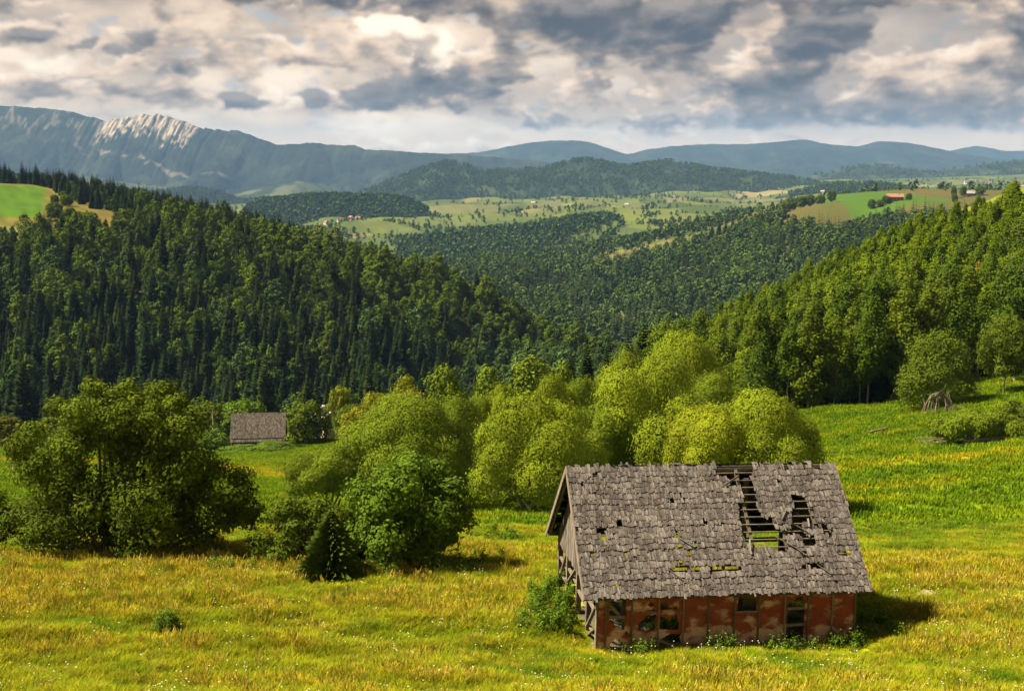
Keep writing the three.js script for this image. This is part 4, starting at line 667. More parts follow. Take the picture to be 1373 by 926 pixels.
{
  // wide old shrub on the meadow's western edge, several stems
  const rng = rngOf(5), lobes = [];
  const blob = (x, y, z, r, t) => { lobes.push([x, y, z, r * 0.62, r * 0.55, r * 0.62, t]); for (let i = 0; i < 10; i++) { const a = rng() * 6.28, e = (rng() - 0.25) * 2.2, k = r * (0.24 + 0.24 * rng()); lobes.push([x + Math.cos(a) * r * 0.95 * Math.cos(e * 0.6), y + Math.sin(e * 0.6) * r * 0.95, z + Math.sin(a) * r * 0.9, k, k * 0.8, k, t * (0.8 + 0.4 * rng())]); } };
  for (const b of [[-1.6, 5.9, 0, 1.8, 1.1], [-0.5, 7.3, -0.3, 1.15, 1.2], [1.4, 6.1, 0.2, 1.9, 1.05], [-3.6, 4.4, 0.3, 1.8, 0.95], [3.3, 4.4, 0, 2.0, 1], [0, 3.6, 1.0, 2.5, 0.9], [-4.2, 2.2, 0.2, 1.7, 0.85], [4.4, 2.6, 0.3, 1.7, 0.95], [2.2, 1.9, 1.3, 1.8, 0.85], [-1.9, 1.8, 1.2, 1.9, 0.85], [-5.6, 1.6, 0.5, 1.05, 0.85], [5.7, 2.2, 0.6, 0.9, 0.9], [0.2, 5.2, -1.2, 2.3, 1], [2.2, 7.0, -0.4, 1.0, 1.15]]) blob(...b);
  shrub('old_shrub', 'wide dark green old shrub with many stems at the crest of the dry meadow', 'shrub', -17.2, -54.5, lobes, 80000, 0.085, L_dark, { leaf: { aspect: 0.55, vary: 0.5, hue: 0.3, under: 0.2, shell: 0.3, fuzz: 0.4, inner: 0.5 }, stem: 0.13, trunkR: 1.6 }, 22, land(-17.2, -54.5) - 0.5);
  const lob2 = domeLobes(rng, 2.6, 2.5, 2.2, 0.0, 30, 0.72, { low: -0.95 });
  shrub('broad_shrub', 'fresh green bushy shrub with rounded leaf clusters behind the little spruce', 'shrub', -4.6, -52.4, lob2, 30000, 0.082, L_fresh, { leaf: { aspect: 0.65, vary: 0.4, hue: 0.15, shell: 0.4, fuzz: 0.4 }, bark: barkMat }, 14, land(-4.6, -52.4) - 0.2);
  const lob3 = domeLobes(rng, 2.4, 1.45, 1.9, 0.0, 24, 0.6, { low: -0.95 });
  shrub('low_shrub', 'low dark shrub spreading beside the little spruce', 'shrub', -8.5, -52.6, lob3, 20000, 0.08, L_dark, { leaf: { vary: 0.45, hue: 0.25, shell: 0.35, fuzz: 0.4 } }, 10, land(-8.5, -52.6) - 0.3);
  const sp = spruceGeo(61, 3.3, 1.8, 34, 34, { bare: 0.01, wide: 0.07, thin: 0.014 }), fine = spruceGeo(62, 3.2, 1.6, 40, 34, { bare: 0.02, wide: 0.06, thin: 0.012 });
  const t = thing('young_spruce', 'small dense dark spruce at the edge of the dry grass', 'spruce tree', [-7.3, land(-7.3, -49.4) - 0.2, -49.4]);
  mesh('trunk', sp.trunk, barkMat, t); mesh('crown', mergeGeometries([sp.crown, fine.crown]), L_needle, t);
}
// willows: a few forms, each clump of them standing by itself
const willows = [willowGeo(31, 6.4, 3.5, 50000, 0.082), willowGeo(32, 6.4, 3.2, 50000, 0.082), willowGeo(33, 6.4, 3.7, 50000, 0.082, -0.9)];
for (const [x, z, h, w, m, f, label] of [
  [-7.0, -85, 7.4, 1.15, L_willow2, 0, 'broad olive green willow rising behind the fresh green shrub'],
  [-12.4, -83, 4.6, 0.8, L_willow2, 1, 'low dull green willow bush beside the open lower meadow'],
  [1.3, -79, 7.2, 1.1, L_willow, 2, 'wide rounded willow with pale tips just behind the barn gable'],
  [-1.2, -97, 9.2, 0.62, L_willow, 1, 'slim upright pale willow at the head of the willow clump'],
  [3.4, -98, 9.0, 0.62, L_willow, 0, 'small rounded willow crown between taller willows'],
  [6.2, -89, 7.3, 0.86, L_willow2, 1, 'olive willow with thin stems above the barn ridge'],
  [10.2, -90, 9.4, 1.15, L_willow, 2, 'large bright willow with several rounded crowns above the barn'],
  [15.2, -111, 12.2, 1.1, L_willow, 0, 'tall domed willow standing highest in the clump'],
  [10.6, -116, 11.6, 0.95, L_willow, 2, 'pale willow half hidden behind the large bright willow'],
  [5.8, -114, 10.2, 0.9, L_willow2, 1, 'rounded willow at the back of the clump'],
  [16.4, -103, 8.2, 0.9, L_willow2, 0, 'dull green willow below the tall domed willow'],
  [12.0, -72.5, 6.5, 0.9, L_gold, 1, 'golden green willow bush behind the barn roof ridge'],
  [14.9, -73, 6.8, 0.92, L_willow, 0, 'bushy green willow beside the golden one, over the meadow'],
  [-4.0, -93, 7.6, 0.9, L_willow2, 2, 'olive willow in the gap between two broad willows'],
  [-10.0, -93, 6.6, 0.8, L_willow2, 1, 'olive willow behind the low willow bush'],
]) tree('willow_tree', label, 'willow', willows[f], m, greyBark, [x, land(x, z) - 0.1, z], x * 1.7, [w * 1.0, h / 6.4], 'willows in the hollow behind the barn');
// yellow green trees of the hollow
const ashes = [0, 1, 2].map((i) => broadGeo(410 + i, 11, 3.1, 9000, 0.16, { bare: 0.06, shape: 0.75, n: 30, tall: 1.15 }));
for (const [x, z, h, w, m, f, label] of [
  [-6.8, -130, 13.6, 1.0, L_willow2, 0, 'pointed yellow green tree above the willows'],
  [-10.2, -128, 11.0, 0.95, L_yellow, 1, 'lower yellow green tree at the edge of the hollow'],
  [-14.0, -127, 8.6, 0.9, L_yellow, 2, 'small yellowish tree where the hollow meets the lower meadow'],
  [-2.6, -136, 14.6, 0.95, L_willow2, 2, 'slender olive tree in the middle of the hollow'],
  [2.2, -134, 15.2, 1.3, L_willow2, 1, 'broad olive crown topping the trees of the hollow'],
  [5.4, -140, 14.4, 0.9, L_willow2, 0, 'olive tree beside the broad crown of the hollow'],
  [-0.6, -128, 11.0, 0.9, L_willow2, 0, 'smaller tree below the broad olive crown'],
  [20.5, -142, 13.0, 0.9, L_yellow, 1, 'yellow green tree joining the hollow to the birch wood'],
  [18.5, -128, 10.0, 0.8, L_willow2, 2, 'leafy tree behind the tall domed willow'],
  [23.5, -150, 12.0, 0.9, L_willow2, 0, 'leafy tree at the lower corner of the birch wood'],
  [-18.5, -150, 9.0, 0.9, L_yellow, 1, 'pale yellow green tree above the lower meadow hedge'],
  [-14.0, -165, 13.0, 0.9, L_yellow, 2, 'leafy tree at the far rim of the hollow'],
]) tree('leafy_tree', label, 'tree', ashes[f], m, greyBark, [x, land(x, z) - 0.1, z], x * 2.3, [w, h / 11], 'yellow green trees in the hollow');
for (const [x, z, h] of [[9.5, -205, 13], [12.5, -210, 15], [15, -200, 13.5], [19, -206, 16], [22.5, -214, 18], [24.5, -200, 16], [28, -222, 18], [17, -222, 15], [6, -215, 11]])
  tree('spruce_tree', 'dark pointed spruce rising out of the valley behind the willows', 'spruce tree', spruces[Math.abs(Math.round(x)) % 4], spruceMats[Math.abs(Math.round(z)) % 3], barkMat, [x, land(x, z) - 0.3, z], x, [h / 18 * 1.15, h / 18], 'spruces behind the willows');
// hedge and trees round the small barn
const rounds = [0, 1].map((i) => { const rng = rngOf(430 + i), l = domeLobes(rng, 3, 2.6, 2.8, 0.2, 22, 1.05, { low: -0.8 }); return { crown: leafCloud(rng, l, 5200, 0.2, { aspect: 0.6, vary: 0.4 }), trunk: limbs([wander(rng, [0, 0, 0], [0.2, 3.4, 0], 0.16, 0.05), wander(rng, [0, 0.6, 0], [1.6, 3.2, 0.3], 0.09, 0.03), wander(rng, [0, 0.5, 0], [-1.5, 3, -0.4], 0.09, 0.03)]) }; });
for (const [x, z, h, w, m, label] of [
  [-33.2, -201, 6.6, 1.15, L_dark, 'round dark tree beside the small barn'],
  [-44.5, -206, 6.8, 1.2, L_fresh, 'leafy green tree rising behind the small barn roof'],
  [-50.5, -207, 6.6, 1.2, L_dark, 'dark leafy tree by the wooden pole'],
  [-55.5, -204, 6.0, 1.2, L_olive, 'olive tree in the hedge of the lower meadow'],
  [-61, -206, 6.2, 1.2, L_dark, 'dark green tree in the hedge of the lower meadow'],
  [-47.0, -193, 3.2, 0.95, L_fresh, 'light green bush touching the gable of the small barn'],
  [-51.5, -192, 3.0, 1.0, L_dark, 'dark bush in the row before the small barn'],
  [-67.5, -203, 5.8, 1.2, L_willow2, 'yellowish tree behind the old shrub'],
  [-73.5, -199, 5.0, 1.0, L_willow2, 'yellow green bush beyond the cart track'],
  [-81.5, -199, 4.8, 0.9, L_olive, 'olive bush at the end of the cart track'],
  [-27.5, -213, 5.6, 0.95, L_dark, 'green tree next to the pale ruin'],
  [-31.5, -226, 8.2, 0.7, L_gold, 'yellow leaved tree above the pale ruin'],
  [-24.0, -219, 7.0, 0.9, L_yellow, 'yellow green tree where the hedge meets the forest'],
  [-20.5, -206, 6.8, 0.9, L_yellow, 'yellow green tree at the corner of the lower meadow'],
  [-36.5, -187.5, 1.3, 0.9, L_fresh, 'low green bush in front of the small barn'],
  [-41.0, -187.5, 1.0, 0.9, L_fresh, 'low weedy bush along the wall of the small barn'],
  [-17.8, -178, 6.5, 0.8, L_yellow, 'small yellow green tree at the rim of the hollow'],
]) tree('hedge_tree', label, 'tree', rounds[Math.abs(Math.round(x)) % 2], m, greyBark, [x, land(x, z) - 0.1, z], x, [w, h / 5.3], 'hedge trees round the small barn');

// trees and wreckage on the upper meadow
tree('apple_tree', 'spreading dark green tree standing before the birch wood', 'tree', broadGeo(450, 8.4, 4.2, 15000, 0.125, { bare: 0.08, n: 30, shape: 0.7 }), L_dark, greyBark, [47.0, land(47, -138) - 0.1, -138], 1, [1, 1]);
tree('apple_tree', 'leaning apple tree with a pale trunk at the upper edge of the meadow', 'tree', broadGeo(440, 9, 3.2, 13000, 0.12, { bare: 0.3, n: 24 }), L_dark, birchBark, [55.6, land(55.6, -141) - 0.1, -141], 0.5, [1, 1]);
tree('birch_tree', 'tall leafy birch standing forward of the wood over the apple tree', 'birch tree', birches[2], birchMats[1], birchBark, [60.5, land(60.5, -150) - 0.1, -150], 0.5, [1.4, 1.25]);
{
  const rng = rngOf(91), x = 38.6, z = -103, lobes = [];
  for (let i = 0; i < 26; i++) { const t = i / 25, r = 0.55 + 0.5 * rng(); lobes.push([lerp(-2.6, 3.4, t) + (rng() - 0.5), 0.5 + 1.5 * Math.sin(Math.PI * lerp(0.12, 0.8, t)) * (0.5 + 0.6 * rng()), (rng() - 0.5) * 1.8, r, r * 0.85, r, 0.8 + 0.4 * rng()]); }
  const s = shrub('fallen_willow', 'toppled leafy willow lying across the upper meadow', 'shrub', x, z, lobes, 16000, 0.12, L_willow2, { leaf: { aspect: 0.32, upright: 0.8, vary: 0.4 }, trunkR: 1.4 }, 12);
  const dead = []; for (let i = 0; i < 9; i++) { const a = -0.2 + 0.9 * rng(); dead.push(wander(rng, [-1.4, 0.5 + 0.3 * rng(), 0.6], [-3.2 - 2.4 * rng(), 0.2 + a, 0.4 + rng() * 1.2], 0.05, 0.012, 5, 0.12)); } dead.push(wander(rng, [-1.5, 0.3, 1], [4.5, 0.9, 0.6], 0.2, 0.12, 5, 0.04));
  mesh('dead_branches', limbs(dead, 5), wood(0.42, 0.35, 0.27), s);
  const lob = domeLobes(rngOf(92), 2.9, 1.2, 1.5, 0, 18, 0.7, { low: -0.8 });
  shrub('dark_hedge', 'dark bramble hedge behind the toppled willow', 'shrub', 44.6, -108.5, lob, 9000, 0.11, L_dark, { leaf: { vary: 0.4 } }, 6);
  // broken tree: a stump with arching bare limbs
  const bx = 45.3, bz = -131, b = thing('broken_tree', 'broken dead tree with bare arching limbs before the dark green tree', 'dead tree', [bx, land(bx, bz) - 0.1, bz]), r2 = rngOf(93), list = [];
  list.push(wander(r2, [0.4, -0.1, 0], [0.7, 1.6, 0], 0.3, 0.16, 4));
  for (let i = 0; i < 15; i++) { const s0 = (r2() - 0.7) * 2, reach = s0 * 2.0, top = 1.4 + 1.1 * r2(); list.push([[0.5, 1.1 + 0.5 * r2(), 0, 0.06], [0.4 + reach * 0.35, top + 0.35, 0.4 * (r2() - 0.3), 0.045], [0.4 + reach * 0.75, top, 0.6 * (r2() - 0.2), 0.035], [0.4 + reach, top * 0.55, 0.8 * r2(), 0.03], [0.4 + reach * 1.12, 0.15 + 0.3 * r2(), r2(), 0.012]]); }
  mesh('trunk', limbs(list.slice(0, 1), 8), wood(0.34, 0.28, 0.22), b); for (const l of list.slice(1)) mesh('limb', limbs([l], 5), wood(0.4, 0.34, 0.27), b);
  mesh('twigs', limbs(Array.from({ length: 40 }, () => { const s0 = (r2() - 0.5) * 4.4; return wander(r2, [s0, 0.3 + 1.6 * r2(), 0.5 * r2()], [s0 + (r2() - 0.5) * 1.2, 0.1 + r2(), r2()], 0.016, 0.006, 3); }), 4), wood(0.4, 0.33, 0.26), b);
  const lg = thing('fallen_log', 'weathered log lying in the upper meadow grass', 'log', [36.6, land(36.6, -124) + 0.1, -124], 0.5); mesh('log', limbs([wander(rngOf(94), [-1.2, 0, 0], [1.2, 0.25, 0], 0.13, 0.08, 5)], 6), wood(0.3, 0.24, 0.18), lg); mesh('stub', limbs([wander(rngOf(95), [0.3, 0.1, 0], [0.6, 0.6, 0.1], 0.05, 0.02, 3)], 5), wood(0.3, 0.24, 0.18), lg);
}
// trees and bushes on the western hill top
for (const [x, z, h] of [[-322, -812, 15], [-317, -806, 13], [-312, -815, 16], [-304, -806, 12], [-299, -803, 15], [-294, -800, 9]]) tree('spruce_tree', 'spruce on the skyline above the mown hill meadow', 'spruce tree', spruces[Math.abs(x) % 4], spruceMats[Math.abs(z) % 3], barkMat, [x, land(x, z) - 0.3, z], x, [h / 18 * 1.15, h / 18], 'skyline spruces above the hill meadow');
for (const [x, z, h, w, label] of [[-257, -716, 5.5, 0.75, 'round bush on the corner of the mown hill meadow'], [-249, -712, 6.2, 1.1, 'larger round bush beside the mown hill meadow'], [-263, -748, 4, 0.7, 'small bush higher up on the rough hill meadow'], [-213, -735, 12, 1.6, 'large broad tree on the skyline of the western hill'], [-238, -662, 9, 1.4, 'dark round tree below the rough hill meadow'], [-180, -664, 10, 1.5, 'bright round tree at the forest edge below the hill meadow'], [-228, -655, 8, 1.3, 'round tree in the row under the hill meadow']])
  tree('hill_bush', label, h > 7 ? 'tree' : 'bush', rounds[Math.abs(z) % 2], label.startsWith('bright') ? L_fresh : L_dark, greyBark, [x, land(x, z) - 0.2, z], x, [w, h / 5.3]);
for (const [x, z, h, w] of [[300, -1400, 12, 2], [308, -1408, 14, 2.2], [318, -1402, 12, 2.2], [328, -1405, 13, 2], [338, -1398, 10, 1.8], [350, -1395, 13, 1.6], [392, -1335, 8, 1.4], [384, -1330, 7, 1.3], [376, -1332, 9, 1.2], [414, -1330, 7, 1], [448, -1290, 9, 0.9], [492, -1420, 13, 0.9], [506, -1430, 11, 1.2], [528, -1440, 10, 1.8]]) tree('farm_tree', 'dark tree of the groves round the far farmhouse meadow', 'tree', rounds[Math.abs(x) % 2], L_dark, greyBark, [x, land(x, z) - 0.2, z], x, [w, h / 5.3], 'trees of the far farm');
for (const [x, z, h] of [[255, -1425, 16], [248, -1428, 19], [241, -1432, 17], [234, -1436, 18], [227, -1440, 15], [262, -1420, 15], [216, -1446, 13]]) tree('spruce_tree', 'dark spruce of the clump crowning the slope across the valley', 'spruce tree', spruces[x % 4], spruceMats[x % 3], barkMat, [x, land(x, z) - 0.3, z], x, [h / 18 * 1.1, h / 18], 'spruce clump across the valley');

/* ---------- houses ---------- */
const plaster = matte({ color: new THREE.Color().setRGB(0.42, 0.4, 0.36) }), tileRoof = matte({ color: new THREE.Color().setRGB(0.27, 0.12, 0.08) }), pinkWall = matte({ color: new THREE.Color().setRGB(0.3, 0.14, 0.11) }), greyRoof = matte({ color: new THREE.Color().setRGB(0.3, 0.27, 0.25) }), glassy = new THREE.MeshPhysicalMaterial({ color: new THREE.Color().setRGB(0.03, 0.035, 0.04), roughness: 0.2 });
function house(label, x, z, w, h, dp, wall, roof, group, y = land(x, z), big = false) {
  const t = thing('house', label, 'house', [x, y - 0.3, z], (x * 7 % 5) * 0.15 - 0.3, group);
  const sh = new THREE.Shape([[-dp / 2, -1], [dp / 2, -1], [dp / 2, h], [0, h + dp * 0.38], [-dp / 2, h]].map((p) => new THREE.Vector2(...p))), g = new THREE.ExtrudeGeometry(sh, { depth: w, bevelEnabled: false }); g.rotateY(Math.PI / 2); g.translate(-w / 2, 0, 0); mesh('wall', g, wall, t);
  const s2 = Math.hypot(dp / 2 + 0.5, (dp / 2 + 0.5) * 0.76), parts = [1, -1].map((s) => { const q = new THREE.BoxGeometry(w + 0.9, 0.25, s2); q.rotateX(s * Math.atan(0.76)); q.translate(0, h + dp * 0.38 - (dp / 2 + 0.5) * 0.38 + 0.15, s * (dp / 4 + 0.25)); return q; });
  const r = mesh('roof', mergeGeometries(parts), roof, t); mesh('chimney', new THREE.BoxGeometry(0.8, 2, 0.8).translate(w * 0.2, h + dp * 0.38 + 0.3, 0.6), plaster, r);
  if (big) { for (let i = 0; i < 5; i++) mesh('window', new THREE.BoxGeometry(1.3, 1.5, 0.1).translate(-w / 2 + (i + 0.8) * w / 5.6, h * 0.55, dp / 2 + 0.04), glassy, t); }
  return t;
}
house('long farmhouse with red walls and roof on the far bright green meadow', 403, -1342, 17, 4.5, 8, pinkWall, tileRoof, undefined, land(403, -1342), true);
house('grey roofed farm shed past the far bright green meadow', 517, -1440, 14, 3, 7, matte({ color: new THREE.Color().setRGB(0.2, 0.14, 0.1) }), greyRoof);
const village = 'houses of the valley villages';
for (const [x, z] of [[-407, -2690], [-397, -2720], [-372, -2745], [-343, -2700], [-335, -2770], [-352, -2780], [-332, -2670], [500, -3900], [523, -3950], [540, -3920], [1706, -4800], [1760, -4700], [1985, -5000], [1610, -4820]]) house('white walled village house with a red tiled roof down in the valley', x, z, 11, 5, 9, plaster, tileRoof, village);
for (const [x, z] of [[-239, -2900], [-320, -2960], [305, -3380], [292, -3060], [58, -3480], [6, -3500], [203, -2480], [167, -2290], [920, -3780], [1840, -4600], [1650, -4650]]) house('lone white farmhouse with a grey roof among the valley fields', x, z, 11, 4.5, 9, plaster, greyRoof, 'lone farmhouses of the valley');
house('pale crumbling stone ruin between the trees below the yellow leaved tree', -33.9, -222, 3.6, 2.6, 3, matte({ color: new THREE.Color().setRGB(0.4, 0.33, 0.28) }), greyRoof, undefined, land(-33.9, -222) + 1.2);

/* ---------- poles, track ---------- */
const poleWood = wood(0.75, 0.64, 0.48);
function pole(label, x, z, h, r) { const t = thing('wooden_pole', label, 'pole', [x, land(x, z) - 0.2, z]); mesh('shaft', limbs([[[0, 0, 0, r], [0.02, h * 0.5, 0, r * 0.9], [0.05, h, 0, r * 0.8]]], 8), poleWood, t); mesh('cross_arm', beamGeo([-0.45, h - 0.3, 0.1], [0.5, h - 0.28, 0.1], 0.08, 0.08), timber, t); return t; }
pole('pale wooden pole beside the cart track', -54.5, -135, 4.1, 0.13); pole('grey wooden pole behind the small barn', -48.2, -200, 6.2, 0.12);
{
  const pos = [], idx = [], N = 24; for (let i = 0; i < N; i++) { const x = lerp(-64, -52, i / (N - 1)), z = -138 - 4 * Math.sin(i * 0.16) - (i * 0.12), w = 0.9; for (const s of [-1, 1]) pos.push(x, land(x, z + s * w) + 0.06, z + s * w); if (i) { const q = i * 2; idx.push(q - 2, q - 1, q, q - 1, q + 1, q); } }
  const g = geoOf(pos, idx); g.computeVertexNormals(); structure(mesh('path', g, matte({ color: new THREE.Color().setRGB(0.34, 0.27, 0.18), side: THREE.DoubleSide })), 'short pale dirt cart track by the lower meadow');
}

/* ---------- weeds and grass ---------- */
{
  const rng = rngOf(71);
  const patch = (name, label, x, z, rx, rz, h, n, mat) => { const lobes = Array.from({ length: 30 }, () => { const r = 0.12 + 0.16 * rng(), y = h * (0.1 + 0.6 * rng() * rng()); return [(rng() - 0.5) * 2 * rx, y, (rng() - 0.5) * 2 * rz, r, r * 2.2, r, 0.7 + 0.6 * rng()]; }); return shrub(name, label, 'weeds', x, z, lobes, n, 0.055, mat, { leaf: { aspect: 0.4, vary: 0.5, under: 0.1, upright: 0.5, shell: 0.1, fuzz: 0.6, inner: 0.3 }, stem: 0.01, trunkR: rx, twig: 0.12, bark: L_dark }, 14); };
  patch('nettle_patch', 'tall dark nettles crowding the open gable of the barn', 1.6, -45.6, 0.9, 1.8, 1.7, 9000, L_fresh); patch('nettle_patch', 'lush nettles spilling from the barn corner into the meadow', 1.2, -43.4, 0.9, 0.8, 0.9, 4500, L_fresh);
  patch('nettle_patch', 'nettles growing inside the barn by the broken sheets', 5.0, -43.4, 1.6, 0.7, 0.8, 3500, L_fresh); patch('nettle_patch', 'green weeds along the foot of the red wall', 7.4, -42.2, 0.6, 0.15, 0.25, 700, L_fresh);
  patch('nettle_patch', 'tall weeds in front of the railed opening of the barn', 9.8, -42.4, 0.9, 0.2, 0.35, 1300, L_fresh); patch('nettle_patch', 'weeds at the far corner of the red wall', 11.9, -42.8, 0.7, 0.3, 0.45, 1500, L_fresh); patch('nettle_patch', 'dark weeds in the lee of the closed barn gable', 13.2, -44.4, 0.9, 1.4, 0.6, 4000, L_fresh);
  patch('nettle_patch', 'deep green nettles filling the dim interior of the barn', 7.6, -44.6, 3.4, 1.0, 0.75, 6000, L_fresh); patch('nettle_patch', 'small weeds under the torn sheets of the barn', 4.4, -41.7, 0.5, 0.2, 0.28, 700, L_fresh);
  for (const [x, z, r, h, label] of [[-12, -42.2, 0.25, 0.6, 'lone leafy weed in the dry grass'], [-2.6, -50.6, 1.0, 0.9, 'light weeds in front of the fresh green shrub'], [-5.3, -50.0, 0.9, 0.8, 'light weeds beside the little spruce'], [-0.8, -60.0, 1.5, 1.0, 'scattered light green saplings on the slope beside the fresh green shrub'], [-11.6, -50.2, 0.9, 0.7, 'pale weeds between the old shrub and the low shrub'], [-1.9, -53.5, 1.6, 0.6, 'thin weeds on the slope beside the barn']]) patch('weed_clump', label, x, z, r, r * 0.7, h, 2600, L_fresh);

  // grass: tufts of bent blades
  const tuft = (seed, n, spread, h, w, lean) => { const r = rngOf(seed), pos = [], idx = [], col = []; for (let i = 0; i < n; i++) { const a = r() * 6.28, q = spread * Math.sqrt(r()), x = Math.cos(a) * q, z = Math.sin(a) * q, b = r() * 6.28, hh = h * (0.5 + 0.7 * r()), l = lean * hh * (0.4 + r()), cx = Math.cos(b), cz = Math.sin(b), ww = w * (0.7 + 0.6 * r()), k = pos.length / 3, t = 0.75 + 0.5 * r(); pos.push(x - cz * ww, -0.04, z + cx * ww, x + cz * ww, -0.04, z - cx * ww, x + cx * l * 0.35 + cz * ww * 0.7, hh * 0.6, z + cz * l * 0.35 - cx * ww * 0.7, x + cx * l * 0.35 - cz * ww * 0.7, hh * 0.6, z + cz * l * 0.35 + cx * ww * 0.7, x + cx * l, hh, z + cz * l); for (let c = 0; c < 5; c++) col.push(t, t, t); idx.push(k, k + 1, k + 2, k, k + 2, k + 3, k + 3, k + 2, k + 4); } return geoOf(pos, idx, col); };
  const stalk = (seed) => { const r = rngOf(seed), pos = [], idx = [], col = []; const quad = (a, b, w, t) => { const k = pos.length / 3, n = r() * 6.28, x = Math.cos(n) * w, z = Math.sin(n) * w; pos.push(a[0] - x, a[1], a[2] - z, a[0] + x, a[1], a[2] + z, b[0] + x * 0.6, b[1], b[2] + z * 0.6, b[0] - x * 0.6, b[1], b[2] - z * 0.6); for (let c = 0; c < 4; c++) col.push(...t); idx.push(k, k + 1, k + 2, k, k + 2, k + 3); };
    for (let i = 0; i < 9; i++) { const a = r() * 6.28, q = 0.12 * r(), x = Math.cos(a) * q, z = Math.sin(a) * q, h = 0.24 + 0.24 * r(), lx = (r() - 0.5) * 0.3, lz = (r() - 0.5) * 0.3; quad([x, 0, z], [x + lx, h, z + lz], 0.006, [0.8, 0.8, 0.8]); const k = 0.8 + 0.5 * r(); quad([x + lx * 0.8, h * 0.8, z + lz * 0.8], [x + lx * 1.15, h * 1.1, z + lz * 1.15], 0.016, [k, k, k]); } return geoOf(pos, idx, col); };
  const flower = (() => { const pos = [], idx = []; for (let i = 0; i < 6; i++) { const a = i * 1.05, k = pos.length / 3; pos.push(0, 0.3, 0, Math.cos(a) * 0.021, 0.315, Math.sin(a) * 0.021, Math.cos(a + 1.05) * 0.021, 0.315, Math.sin(a + 1.05) * 0.021); idx.push(k, k + 1, k + 2); } pos.push(-0.006, 0, 0, 0.006, 0, 0, 0, 0.3, 0); const k = pos.length / 3 - 3; idx.push(k, k + 1, k + 2); return geoOf(pos, idx); })();
  const grassMat = new THREE.MeshPhysicalMaterial({ vertexColors: true, roughness: 0.95, specularIntensity: 0.08, side: THREE.DoubleSide, transmission: 0.3, thickness: 0 });
  const lay = (name, label, geos, list, mat) => { const o = new THREE.Group(); o.name = name; o.userData = { kind: 'stuff', label, category: 'grass' }; scene.add(o); geos.forEach((g, gi) => { const mine = list.filter((_, i) => i % geos.length === gi); if (!mine.length) return; const im = new THREE.InstancedMesh(g, mat, mine.length); im.name = 'tufts'; im.castShadow = im.receiveShadow = true; const m = new THREE.Matrix4(), q = new THREE.Quaternion(), e = new THREE.Euler(), c = new THREE.Color(); mine.forEach((f, i) => { e.set((f.r - 0.5) * 0.25, f.r * 40, 0); q.setFromEuler(e); m.compose(V(f.x, f.y, f.z), q, V(f.s * (f.w ?? 1), f.s * (f.v ?? 1), f.s * (f.w ?? 1))); im.setMatrixAt(i, m); if (f.c) im.setColorAt(i, c.setRGB(...f.c)); }); o.add(im); }); };
  const blades = [], far = [], stalks = [], flowers = [];
  const inBarn = (x, z) => { const dx = x - 2.894, dz = z + 41.994, c = Math.cos(0.143), s = Math.sin(0.143), lx = c * dx - s * dz, lz = s * dx + c * dz; return lx > -0.1 && lx < 9.5 && lz < 0.05 && lz > -7.4; };
  const inFront = (x, z) => { const dx = x - 2.894, dz = z + 41.994, lz = Math.sin(0.143) * dx + Math.cos(0.143) * dz; return dx > -1 && dx < 11 && lz < 2 && lz > -9; };
  for (let i = 0; i < 115000; i++) {
    const d = Math.sqrt(lerp(33 * 33, 66 * 66, rng())), x = (rng() - 0.5) * 1.4 * d, z = -d, dry = dryness(x, z); if (inBarn(x, z)) continue;
    const c = meadowColor(x, z), k = 0.85 + 0.4 * rng(), mixc = dry > 0.45 && rng() < 0.35 ? [0.12, 0.17, 0.006] : dry < 0.45 && rng() < 0.15 ? [0.28, 0.23, 0.02] : c;
    blades.push({ x, y: land(x, z), z, r: rng(), s: (0.75 + 0.6 * rng()) * (inFront(x, z) ? 0.55 : 1), v: 0.7 + 0.4 * dry, c: mixc.map((v) => v * k * 1.08) });
    if (dry > 0.5 && !inFront(x, z) && rng() < 0.28 * sstep(0.45, 0.95, dry)) { const p = 0.75 + 0.5 * rng(); stalks.push({ x: x + rng() - 0.5, y: land(x, z), z, r: rng(), s: 0.8 + 0.5 * rng(), c: mix3([0.36, 0.275, 0.012], [0.42, 0.33, 0.06], rng()).map((v) => v * p) }); }
    if (d < 52 && rng() < 0.11 * sstep(-0.1, 0.6, n2(x / 4 + 30, z / 3))) flowers.push({ x, y: land(x, z), z, r: rng(), s: 0.7 + 0.6 * rng() });
  }
  for (let i = 0; i < 88000; i++) { const d = Math.sqrt(lerp(64 * 64, 205 * 205, rng())), x = (rng() - 0.5) * 1.3 * d, z = -d; if (inPoly(WOODS.east, x, z)) continue; if (d > 100 && x > -16 && x < 26) continue; const c = meadowColor(x, z), k = 0.85 + 0.35 * rng(); far.push({ x, y: land(x, z), z, r: rng(), s: 0.8 + 0.5 * rng() + d / 220, c: c.map((v) => v * k * 1.15) }); }
  lay('meadow_grass', 'tufted meadow grass, green mixed with straw yellow', [0, 1, 2, 3].map((i) => tuft(600 + i, 34, 0.22, 0.24, 0.009, 0.75)), blades, grassMat);
  lay('slope_grass', 'short green grass of the lower and upper meadow', [0, 1].map((i) => tuft(610 + i, 26, 0.42, 0.2, 0.022, 0.6)), far, grassMat);
  lay('dry_grass', 'dry seeding grass stalks in the upper meadow', [0, 1, 2].map((i) => stalk(620 + i)), stalks, grassMat);
  lay('wild_flowers', 'tiny white wild flowers scattered through the grass', [flower], flowers, matte({ color: new THREE.Color().setRGB(0.6, 0.58, 0.42), side: THREE.DoubleSide }));
}
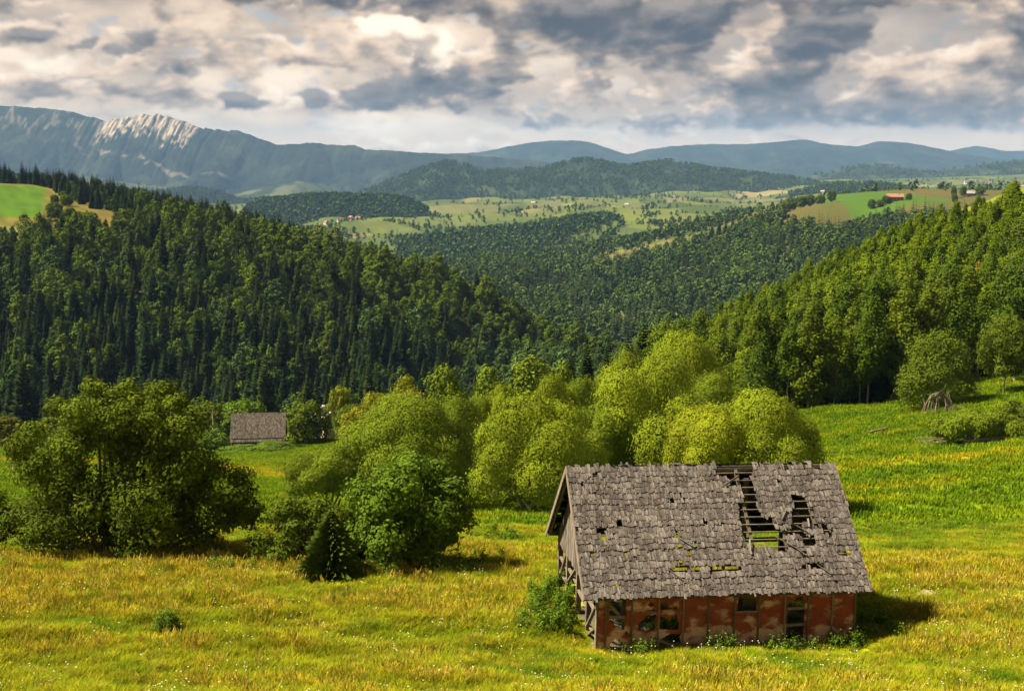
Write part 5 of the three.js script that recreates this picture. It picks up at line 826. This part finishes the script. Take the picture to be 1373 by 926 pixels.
// bare molehills
for (const [x, z, label] of [[16.9, -49.5, 'bare earth molehill in the grass above the barn corner'], [16.2, -42.8, 'pale molehill in the grass facing the closed barn gable']]) {
  const g = new THREE.SphereGeometry(0.42, 16, 8, 0, 6.2832, 0, 1.5), p = g.attributes.position; for (let i = 0; i < p.count; i++) { const k = 1 + 0.25 * n2(p.getX(i) * 7, p.getZ(i) * 7); p.setXYZ(i, p.getX(i) * k * 1.2, p.getY(i) * 0.5 * k, p.getZ(i) * k); } g.computeVertexNormals();
  const m = mesh('molehill', g, matte({ color: new THREE.Color().setRGB(0.3, 0.22, 0.14) })); m.position.set(x, land(x, z) - 0.02, z); m.userData = { label, category: 'molehill' };
}
renderer.render(scene, camera);
